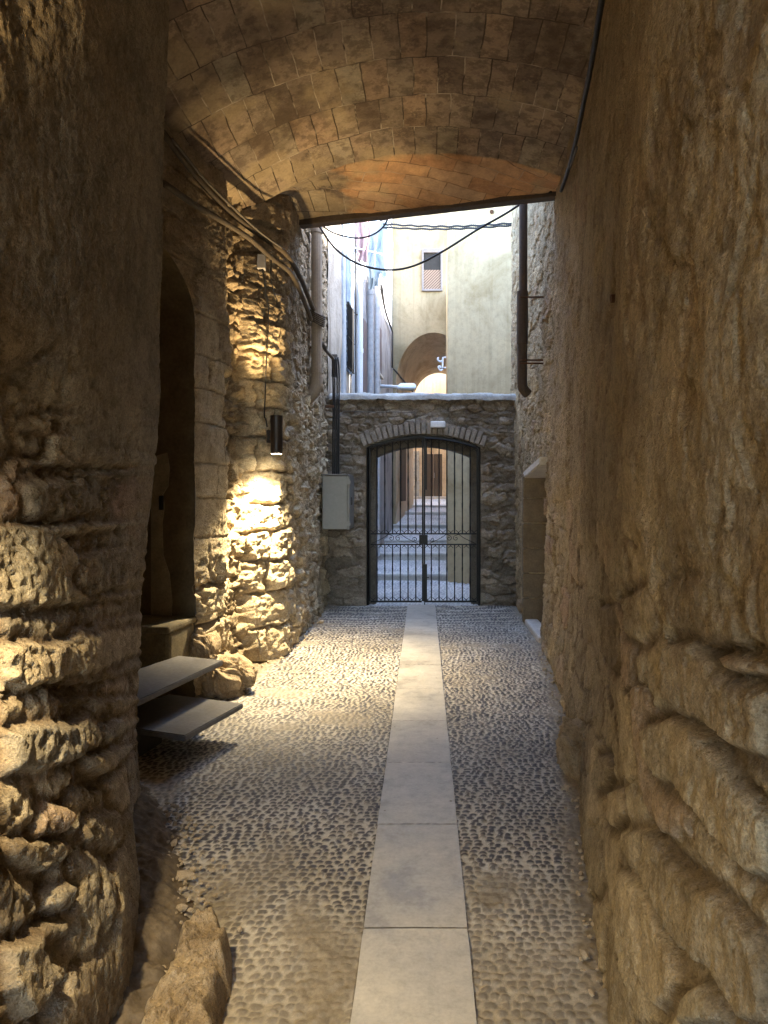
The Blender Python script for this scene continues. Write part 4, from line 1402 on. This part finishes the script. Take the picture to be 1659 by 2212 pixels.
# ------------------------------------------------------------------ beyond the gate
prof = [(9.86, -.03), (12.48, -.005), (12.5, .117), (14.28, .174), (14.3, .314), (15.98, .40), (16.0, .47), (17.68, .63), (17.7, .725),
        (19.38, .915), (19.4, .98), (20.98, 1.07), (21.0, 1.13), (21.98, 1.2), (22.0, 1.26), (24.6, 1.27)]
ys = np.concatenate([np.arange(9.86, 12.48, .014), np.arange(12.5, 17.7, .03), np.arange(17.7, 24.6, .1)])
ys = np.unique(np.concatenate([ys, [p_[0] for p_ in prof]]))
xs = np.arange(-1.5, 1.6, .016)
XX, YY = np.meshgrid(xs, ys)
ZZ = np.interp(YY, [p_[0] for p_ in prof], [p_[1] for p_ in prof])
e, F1, rid = voro(XX / .062, YY / .07, 161, .6)
peb = sst(.1, .34, e)
ZZ = ZZ + .018 * sst(.6, .12, F1) + .01 * fbm(XX * 3, YY * 3, 162, 3)
t = NT('street_cobbles')
v = t.coord()
c = t.mix(t.attr('mortar'), t.ramp(t.attr('rnd'), [(0, (.36, .36, .38)), (1, (.52, .51, .51))]), (.68, .67, .66))
c = t.mix(1, c, t.ramp(t.noise(v, 1.2, 6), [(.3, .75), (.6, 1.1)]), 'MULTIPLY')
M['street'] = t.done(c, .7, t.bump(t.noise(v, 50, 5), .4, .006))
props(grid_mesh('stepped_street', np.stack([XX, YY, ZZ], -1), M['street'], attrs=dict(mortar=1 - peb, rnd=rid)), 'pale cobbled lane rising in long steps beyond the gate', 'street', kind='structure')
names = ['lowest', 'second', 'third', 'fourth', 'fifth', 'topmost']
for k, (y, z0, z1, xl, xr_) in enumerate(((12.5, -.02, .12, -1.3, .50), (14.3, .15, .32, -1.2, .6), (16.0, .37, .475, -1.1, .6), (17.7, .60, .735, -1.0, .6), (19.4, .89, .99, -.7, .9), (21.0, 1.05, 1.14, -.6, 1.0))):
    s_ = thing('stone_step', 'pale stone step edge in the lane beyond the gate, %s of the six' % names[k], 'step', ((xl + xr_) / 2, y, z0), group='stone step edges in the lane')
    bm = bmesh.new(); bx(bm, ((xl + xr_) / 2, y + .10, (z0 + z1 - .03) / 2), (xr_ - xl, .26, z1 - z0 - .03), bev=.008); obj('riser', bm, M['riser'], s_)
    bm = bmesh.new(); bx(bm, ((xl + xr_) / 2, y + .10, z1 - .01), (xr_ - xl + .01, .33, .045), bev=.014); obj('nosing', bm, M['stone_step'], s_)

# left houses
FL = ([9.95, 10.3, 11.0, 12.05, 13.6, 15.5, 17.7], [-1.34, -1.2, -1.16, -1.10, -1.0, -.90, -.77])


def fx(y): return float(np.interp(y, *FL))


def house_left(name, label, ys_, mat, top, depth=3.2):
    t_ = thing(name, label, 'house', (fx(ys_[0]), ys_[0], 0))
    xs_ = None
    n = max(6, int((ys_[-1] - ys_[0]) / .06))
    y1 = np.linspace(ys_[0], ys_[-1], n); z1_ = np.arange(-.1, top + .05, .07)
    Y_, Z_ = np.meshgrid(y1, z1_)
    X_ = np.interp(Y_, *FL) + .016 * fbm(Y_ * 1.5, Z_ * 1.5, 171, 4) + .004 * fbm(Y_ * 9, Z_ * 9, 172, 3)
    grid_mesh('facade', np.stack([X_, Y_, Z_], -1), mat, t_)
    bm = bmesh.new()
    prism(bm, [(fx(ys_[0]) - .06, ys_[0] + .002), (fx(ys_[-1]) - .06, ys_[-1] - .002), (fx(ys_[-1]) - depth, ys_[-1] - .002), (fx(ys_[0]) - depth, ys_[0] + .002)], -.1, top)
    obj('house_body', bm, mat, t_)
    return t_


def wall_box(y0, y1, z0, z1, out, th, bm, bev=.006):
    """box lying along the left facade line"""
    ym = (y0 + y1) / 2; xa, xb = fx(y0), fx(y1)
    L = math.hypot(y1 - y0, xb - xa); rz = math.atan2(-(xb - xa), (y1 - y0))
    bx(bm, ((xa + xb) / 2 + out - th / 2, ym, (z0 + z1) / 2), (th, L, z1 - z0), rz=rz, bev=bev)


h1 = house_left('narrow_house', 'worn brown house front with blue roughcast and a barred window, first beyond the gate', [9.95, 10.3, 11.3], M['worn_wall'], 6.2)
bm = bmesh.new(); wall_box(10.62, 11.24, 4.42, 5.85, .035, .04, bm); obj('roughcast_panel', bm, M['blue_wall'], h1)
bm = bmesh.new(); wall_box(10.36, 10.6, 2.9, 5.85, .03, .04, bm); obj('corner_pilaster', bm, M['white_wall'], h1)
win = None
bm = bmesh.new(); wall_box(10.62, 11.24, 3.40, 4.40, .022, .03, bm); win = obj('window', bm, mat_simple('blue_glass', (.12, .16, .22), .25), h1)
bm = bmesh.new()
for k in range(10):
    y = 10.64 + .058 * k; tube(bm, [(fx(y) + .05, y, 3.42), (fx(y) + .05, y, 4.42)], .011, 6)
for z in (3.44, 3.9, 4.4): tube(bm, [(fx(10.62) + .05, 10.62, z), (fx(11.24) + .05, 11.24, z)], .011, 6)
g = obj('grille', bm, M['iron'], win)
h2 = house_left('narrow_house', 'bluish white limewashed house front with thin pipes, second beyond the gate on the left', [11.302, 12.05, 12.3], M['white_wall'], 6.4)
h3 = house_left('narrow_house', 'grey lavender house front with small shaded windows, beside the cream building', [12.302, 13.6, 15.5, 17.68], M['grey_wall'], 8.4)
for y0, y1, z0, z1 in ((12.42, 12.85, 3.3, 4.6), (13.25, 13.85, 2.9, 4.15), (14.6, 15.1, 4.0, 5.0)):
    bm = bmesh.new(); wall_box(y0, y1, z0, z1, .03, .05, bm); w_ = obj('window', bm, mat_simple('brown_shutter', (.16, .12, .12), .7), h3)
    bm = bmesh.new(); wall_box(y0 - .05, y1 + .05, z0 - .05, z0, .07, .09, bm); obj('sill', bm, M['stone_step'], w_)
for (y, nm, mt, r, lab, top) in ((11.75, 'downpipe', M['white_paint'], .045, 'white drainpipe on the limewashed house', 6.3), (13.0, 'downpipe', mat_simple('grey_pvc', (.36, .36, .37), .55), .06, 'thick grey drainpipe behind the white laundry', 7.1), (13.95, 'downpipe', mat_simple('pale_pvc', (.45, .44, .44), .55), .055, 'thinner grey drainpipe on the lavender house', 7.1)):
    xx = fx(y) + .07
    pt = pipe(nm, lab, [(xx, y, top), (xx, y, .3)], r, mt, [(xx, y, 3.9), (xx, y, 5.2)], [((xx, y, 4.5), (xx - .08, y, 4.5))])
cable('thin_cable', 'thin blue grey wire beside the white drainpipe', [(fx(11.5) + .03, 11.5, 6.5), (fx(11.5) + .03, 11.5, 5.0), (fx(11.52) + .03, 11.52, 4.0), (fx(11.55) + .03, 11.55, 2.6)], .012, M['cable'])
for k, off in enumerate((0, .11)):
    y1_ = 16.2 + off * 3
    pts = [(fx(14.6) + .05 + off * .3, 14.6 + off, U(824 + 4 * k, 613, 14.6).z), (fx(15.6) + .05, 15.6 + off, U(0, 670, 15.6).z), (fx(16.9) + .06, 16.9 + off, U(0, 712, 16.9).z), (fx(17.0) + .06, 17.02 + off, U(0, 730, 17.1).z), (fx(17.0) + .06, 17.05 + off, U(0, 794, 17.1).z)]
    cable('cable_conduit', ['left dark conduit descending to the corner of the cream building', 'right dark conduit descending to the corner of the cream building'][k], pts, .02, M['cable'], n=3)
cable('cable_conduit', 'dark conduit slanting down across the shadowed arch', [U(849, 796, 17.5), U(860, 808, 17.55), U(876, 828, 17.6), U(892, 846, 17.6)], .022, M['cable'])

# street lamp
sl = thing('street_lamp', 'grey street lamp on a straight arm above the gate wall', 'street lamp', U(822, 836, 14.6))
bm = bmesh.new(); tube(bm, [U(822, 834, 14.6), U(862, 836, 14.5)], .036, 10); bx(bm, U(820, 838, 14.65), (.05, .12, .34), bev=.01); obj('arm', bm, mat_simple('galvanised', (.52, .54, .56), .45, .5, var=.1), sl)
bm = bmesh.new()
c = U(879, 835, 14.4)
for s_, z_, w_ in ((0, 0, 1),):
    lo = [bm.verts.new(c + Vector((x, y, -.05))) for x, y in ((-.19, -.11), (.19, -.11), (.19, .11), (-.19, .11))]
    md = [bm.verts.new(c + Vector((x, y, .0))) for x, y in ((-.19, -.11), (.19, -.11), (.19, .11), (-.19, .11))]
    hi = [bm.verts.new(c + Vector((x, y, .06))) for x, y in ((-.13, -.07), (.15, -.07), (.15, .07), (-.13, .07))]
    bm.faces.new(lo); bm.faces.new(hi)
    for A_, B_ in ((lo, md), (md, hi)):
        for i in range(4): bm.faces.new((A_[i], A_[(i + 1) % 4], B_[(i + 1) % 4], B_[i]))
bmesh.ops.bevel(bm, geom=bm.edges[:], offset=.012, segments=2, affect='EDGES')
obj('lamp_head', bm, mat_simple('lamp_head_grey', (.62, .68, .74), .4, .2, var=.08), sl)
bm = bmesh.new(); bx(bm, c + Vector((0.02, 0, -.06)), (.26, .15, .03), bev=.01); obj('lens', bm, mat_simple('frosted_lens', (.5, .48, .42), .4), sl)

# cream house on the right
hr = thing('cream_house', 'pale cream rendered house front rising just behind the gate on the right', 'house', (.42, 12.3, 0))
xs = np.linspace(.42, 1.75, 90); zz_ = np.arange(-.12, 6.55, .05)
X_, Z_ = np.meshgrid(xs, zz_)
Y_ = 12.3 - (X_ - .42) * .66 + .010 * fbm(X_ * 1.5, Z_ * 1.5, 181, 4) + .003 * fbm(X_ * 9, Z_ * 9, 182, 3)
grid_mesh('facade', np.stack([X_, Y_, Z_], -1), M['cream_r'], hr)
bm = bmesh.new()
prism(bm, [(.421, 12.31), (1.75, 11.44), (4, 11.44), (4, 17.65), (.56, 17.65)], -.1, 6.5)
obj('house_body', bm, M['cream_r'], hr)
bm = bmesh.new(); tube(bm, [U(1062, 513 - 56, 11.9) + Vector((0, .02, 0)), U(1062, 513 - 56, 11.78)], .035, 8); obj('bolt', bm, M['rust'], hr)
# white iron bracket on its corner
br = thing('iron_bracket', 'white wrought iron bracket with curled ends on the corner of the pale house', 'bracket', U(966, 785, 12.3))
bm = bmesh.new()
def P(zx, zy): return U(648 + .3255 * zx, 405 + .3255 * zy, 12.28)
tube(bm, [P(970, 1128), P(948, 1128), P(946, 1195), P(970, 1197)], .016, 6)
tube(bm, spline([P(948, 1150), P(930, 1155), P(916, 1145), P(914, 1134), P(922, 1132)], 5), .014, 6)
tube(bm, spline([P(948, 1205), P(935, 1214), P(924, 1205), P(918, 1190), P(930, 1187), P(934, 1198)], 5), .014, 6)
obj('scrollwork', bm, M['white_paint'], br)

# cream building with the archway at the back
hb = thing('cream_building', 'tall cream building with a dark arched passage and one small window', 'building', (.2, 17.7, .6))
OA = arch_out(-.69, 1.2, 4.2, 4.95, zb=.4, n=30)
cxA, aA = .255, .945
OA = []
for i in range(14): OA.append((-.69, .4 + (4.2 - .4) * i / 14))
for i in range(41):
    a = math.pi - math.pi * i / 40
    OA.append((cxA + aA * math.cos(a), 4.2 + 1.32 * math.sin(a)))
for i in range(14): OA.append((cxA + aA, 4.2 - (4.2 - .4) * (i + 1) / 14))
IA = []
for (x, z) in OA:
    xi = (x - cxA) / aA * .75 + .45
    zi = z if z < 4.2 else 4.2 + (z - 4.2) / 1.32 * .88
    IA.append((xi, zi))
bm = bmesh.new()
Bo = []
for k, (x, z) in enumerate(OA):
    dx, dz = x - cxA, z - 3.5
    if z <= 4.2: Bo.append((-1.2 if x < 0 else 2.2, z))
    else:
        s_ = min(1.45 / max(abs(dx), 1e-6), (9.3 - 4.2) / max(z - 4.2, 1e-6))
        Bo.append((cxA + dx * s_, 4.2 + (z - 4.2) * s_))
f0 = [bm.verts.new((x, 17.7, z)) for x, z in OA]; b0 = [bm.verts.new((x, 17.7, z)) for x, z in Bo]
for i in range(len(f0) - 1):
    bm.faces.new((f0[i], f0[i + 1], b0[i + 1], b0[i]))
# fill top corners
obj('facade', bm, M['cream'], hb)
bm = bmesh.new(); bx(bm, (.3, 17.86, 7.5), (3.6, .3, 3.85)); obj('upper_wall', bm, M['cream'], hb)
bm = bmesh.new()
steps_ = 8
rows = []
for k in range(steps_ + 1):
    q = k / steps_
    rows.append([bm.verts.new((a_[0] * (1 - q) + b_[0] * q, 17.7 + 3.5 * q, a_[1] * (1 - q) + b_[1] * q)) for a_, b_ in zip(OA, IA)])
for A_, B_ in zip(rows, rows[1:]):
    for i in range(len(A_) - 1): bm.faces.new((A_[i], A_[i + 1], B_[i + 1], B_[i]))
obj('passage_vault', bm, M['tan'], hb, smooth=True)
bm = bmesh.new(); prism(bm, [(-3, 17.9), (2.6, 17.9), (2.6, 21.2), (-3, 21.2)], 5.58, 9.4); obj('upper_floor', bm, M['cream'], hb)
bm = bmesh.new(); prism(bm, [(-3, 18.0), (-.8, 18.0), (-.8, 21.2), (-3, 21.2)], 0, 5.58); obj('side_block', bm, M['cream'], hb)
bm = bmesh.new(); bx(bm, (-.545, 18.9, 2.3), (.05, .8, 2.0), rz=-.11, bev=.01); obj('side_door', bm, M['wood'], hb)
# window
c = U(933.5, 584, 17.68)
w_ = bmesh.new(); bx(w_, c + Vector((0, .012, 0)), (.50, .05, 1.0)); win = obj('window', w_, M['dark'], hb)  # shade of the room behind is put into the box's colour
bm = bmesh.new()
for dx in (-.235, .235): bx(bm, c + Vector((dx, -.02, 0)), (.05, .07, 1.04), bev=.006)
bx(bm, c + Vector((0, -.02, -.5)), (.42, .07, .05), bev=.006); bx(bm, c + Vector((0, -.02, .48)), (.42, .07, .10), bev=.006)
obj('frame', bm, M['window_frame'], win)
bm = bmesh.new(); bx(bm, c + Vector((0, -.022, -.235)), (.415, .015, .475)); obj('wicker_screen', bm, M['wicker'], win)

# ochre house at the end of the passage
he = thing('ochre_house', 'ochre house with old dark double doors at the top of the steps', 'house', (.3, 24.6, 1.26))
bm = bmesh.new(); bx(bm, (.3, 24.9, 4.0), (4.6, .5, 5.6)); obj('wall', bm, M['ochre'], he)
dr = None
bm = bmesh.new()
for k in range(2): bx(bm, (.20 + .30 * k, 24.63, 2.05), (.285, .06, 1.58), bev=.01)
dr = obj('door', bm, M['wood'], he)
bm = bmesh.new(); bx(bm, (.37, 24.60, 2.1), (.03, .02, .18), bev=.005); obj('handle', bm, M['steel'], dr)
bm = bmesh.new()
for k in range(5): bx(bm, (-.28 + .02 * (k % 2), 24.62, 1.42 + .34 * k), (.26 - .03 * (k % 2), .10, .33), bev=.02)
obj('stone_pier', bm, M['cap'], he)
bm = bmesh.new(); bx(bm, (.1, 24.45, 1.30), (2.2, .35, .14), bev=.015); obj('doorstep', bm, M['riser'], he)
bm = bmesh.new()
bx(bm, (-2.0, 22.9, 3), (2.6, 3.2, 5.8)); bx(bm, (2.55, 22.9, 3), (2.4, 3.2, 5.8)); obj('yard_wall', bm, M['ochre'], he)

# ------------------------------------------------------------------ laundry


def laundry(name, label, X0, X1, Y0, Y1, d, mat, seed, folds=5, taper=0, rag=.1):
    a = U(X0, Y0, d); b = U(X1, Y0, d); z1_ = U(0, Y1, d).z
    n, m = 60, 60
    uu, vv_ = np.meshgrid(np.linspace(0, 1, n), np.linspace(0, 1, m))
    xx = a.x + (b.x - a.x) * (.5 + (uu - .5) * (1 - taper * vv_ + .15 * np.sin(vv_ * 4 + seed) * taper))
    zz2 = a.z + (z1_ - a.z) * vv_ * (1 + rag * fbm(uu * 3, uu * 0, seed, 2) - rag * .5 * (1 - np.cos(uu * 6.28)) * .3)
    yy = d + (.012 + .022 * vv_) * np.sin(uu * folds * 2 * np.pi + vv_ * 2.0 + seed) + .03 * fbm(uu * 4, vv_ * 3, seed, 3)
    xx = xx + .02 * np.sin(vv_ * 7 + uu * 3 + seed)
    o = grid_mesh(name, np.stack([xx, yy, zz2], -1), mat)
    md = o.modifiers.new('thick', 'SOLIDIFY'); md.thickness = .006
    return props(o, label, 'laundry')


laundry('hanging_towel', 'pink towel hanging among the wires at the upper left of the opening', 768, 798, 452, 566, 11.2, M['towel'], 2, 2, .1, .06)
laundry('hanging_shirt', 'white garment hanging in folds, the larger one behind the pink towel', 794, 838, 478, 598, 11.6, M['cloth'], 5, 2, .3, .12)
laundry('hanging_shirt', 'small white garment hanging lowest of the laundry', 789, 826, 510, 626, 11.9, M['cloth'], 8, 2, .3, .12)
cable('clothes_line', 'pale rod crossing below the laundry', [U(690, 516, 10.3), U(760, 534, 11.0), U(828, 550, 11.5)], .013, M['white_paint'])
cable('clothes_line', 'thin line the laundry hangs from', [U(735, 450, 10.9), U(790, 462, 11.3), U(842, 470, 11.9)], .006, M['cable_grey'])

# ------------------------------------------------------------------ sky, sun, render
w = bpy.data.worlds.new("World"); scene.world = w; w.use_nodes = True
nt = w.node_tree
sky = nt.nodes.new('ShaderNodeTexSky'); sky.sky_type = 'NISHITA'; sky.sun_disc = False
SUN_EL, SUN_AZ = 36.0, 85.0          # azimuth from +Y towards +X
sky.sun_elevation = R(SUN_EL); sky.sun_rotation = R(SUN_AZ)
sky.altitude = 50; sky.air_density = 1.0; sky.dust_density = 1.0
bg = nt.nodes['Background']; bg.inputs['Strength'].default_value = .15
nt.links.new(sky.outputs['Color'], bg.inputs['Color'])
sd = bpy.data.lights.new('sun', 'SUN'); so = bpy.data.objects.new('sun', sd); COL.objects.link(so)
sd.energy = 2.0; sd.angle = R(.5); sd.color = (1, .95, .87)
dirv = Vector((math.sin(R(SUN_AZ)) * math.cos(R(SUN_EL)), math.cos(R(SUN_AZ)) * math.cos(R(SUN_EL)), math.sin(R(SUN_EL))))
so.rotation_euler = (-dirv).to_track_quat('-Z', 'Y').to_euler()
so.location = (6, 6, 14)

scene.view_settings.view_transform = 'Standard'
scene.view_settings.look = 'None'
scene.view_settings.gamma = 1
scene.view_settings.exposure = EXPOSURE
scene.render.engine = 'CYCLES'
cy = scene.cycles
cy.use_denoising = True
try:
    cy.denoiser = 'OPENIMAGEDENOISE'
    cy.denoising_input_passes = 'RGB_ALBEDO_NORMAL'
    cy.denoising_prefilter = 'NONE'
except Exception:
    pass
cy.max_bounces = 10; cy.diffuse_bounces = 7; cy.glossy_bounces = 3; cy.transmission_bounces = 2
cy.sample_clamp_indirect = 1.2
cy.use_adaptive_sampling = True
cy.adaptive_threshold = .005
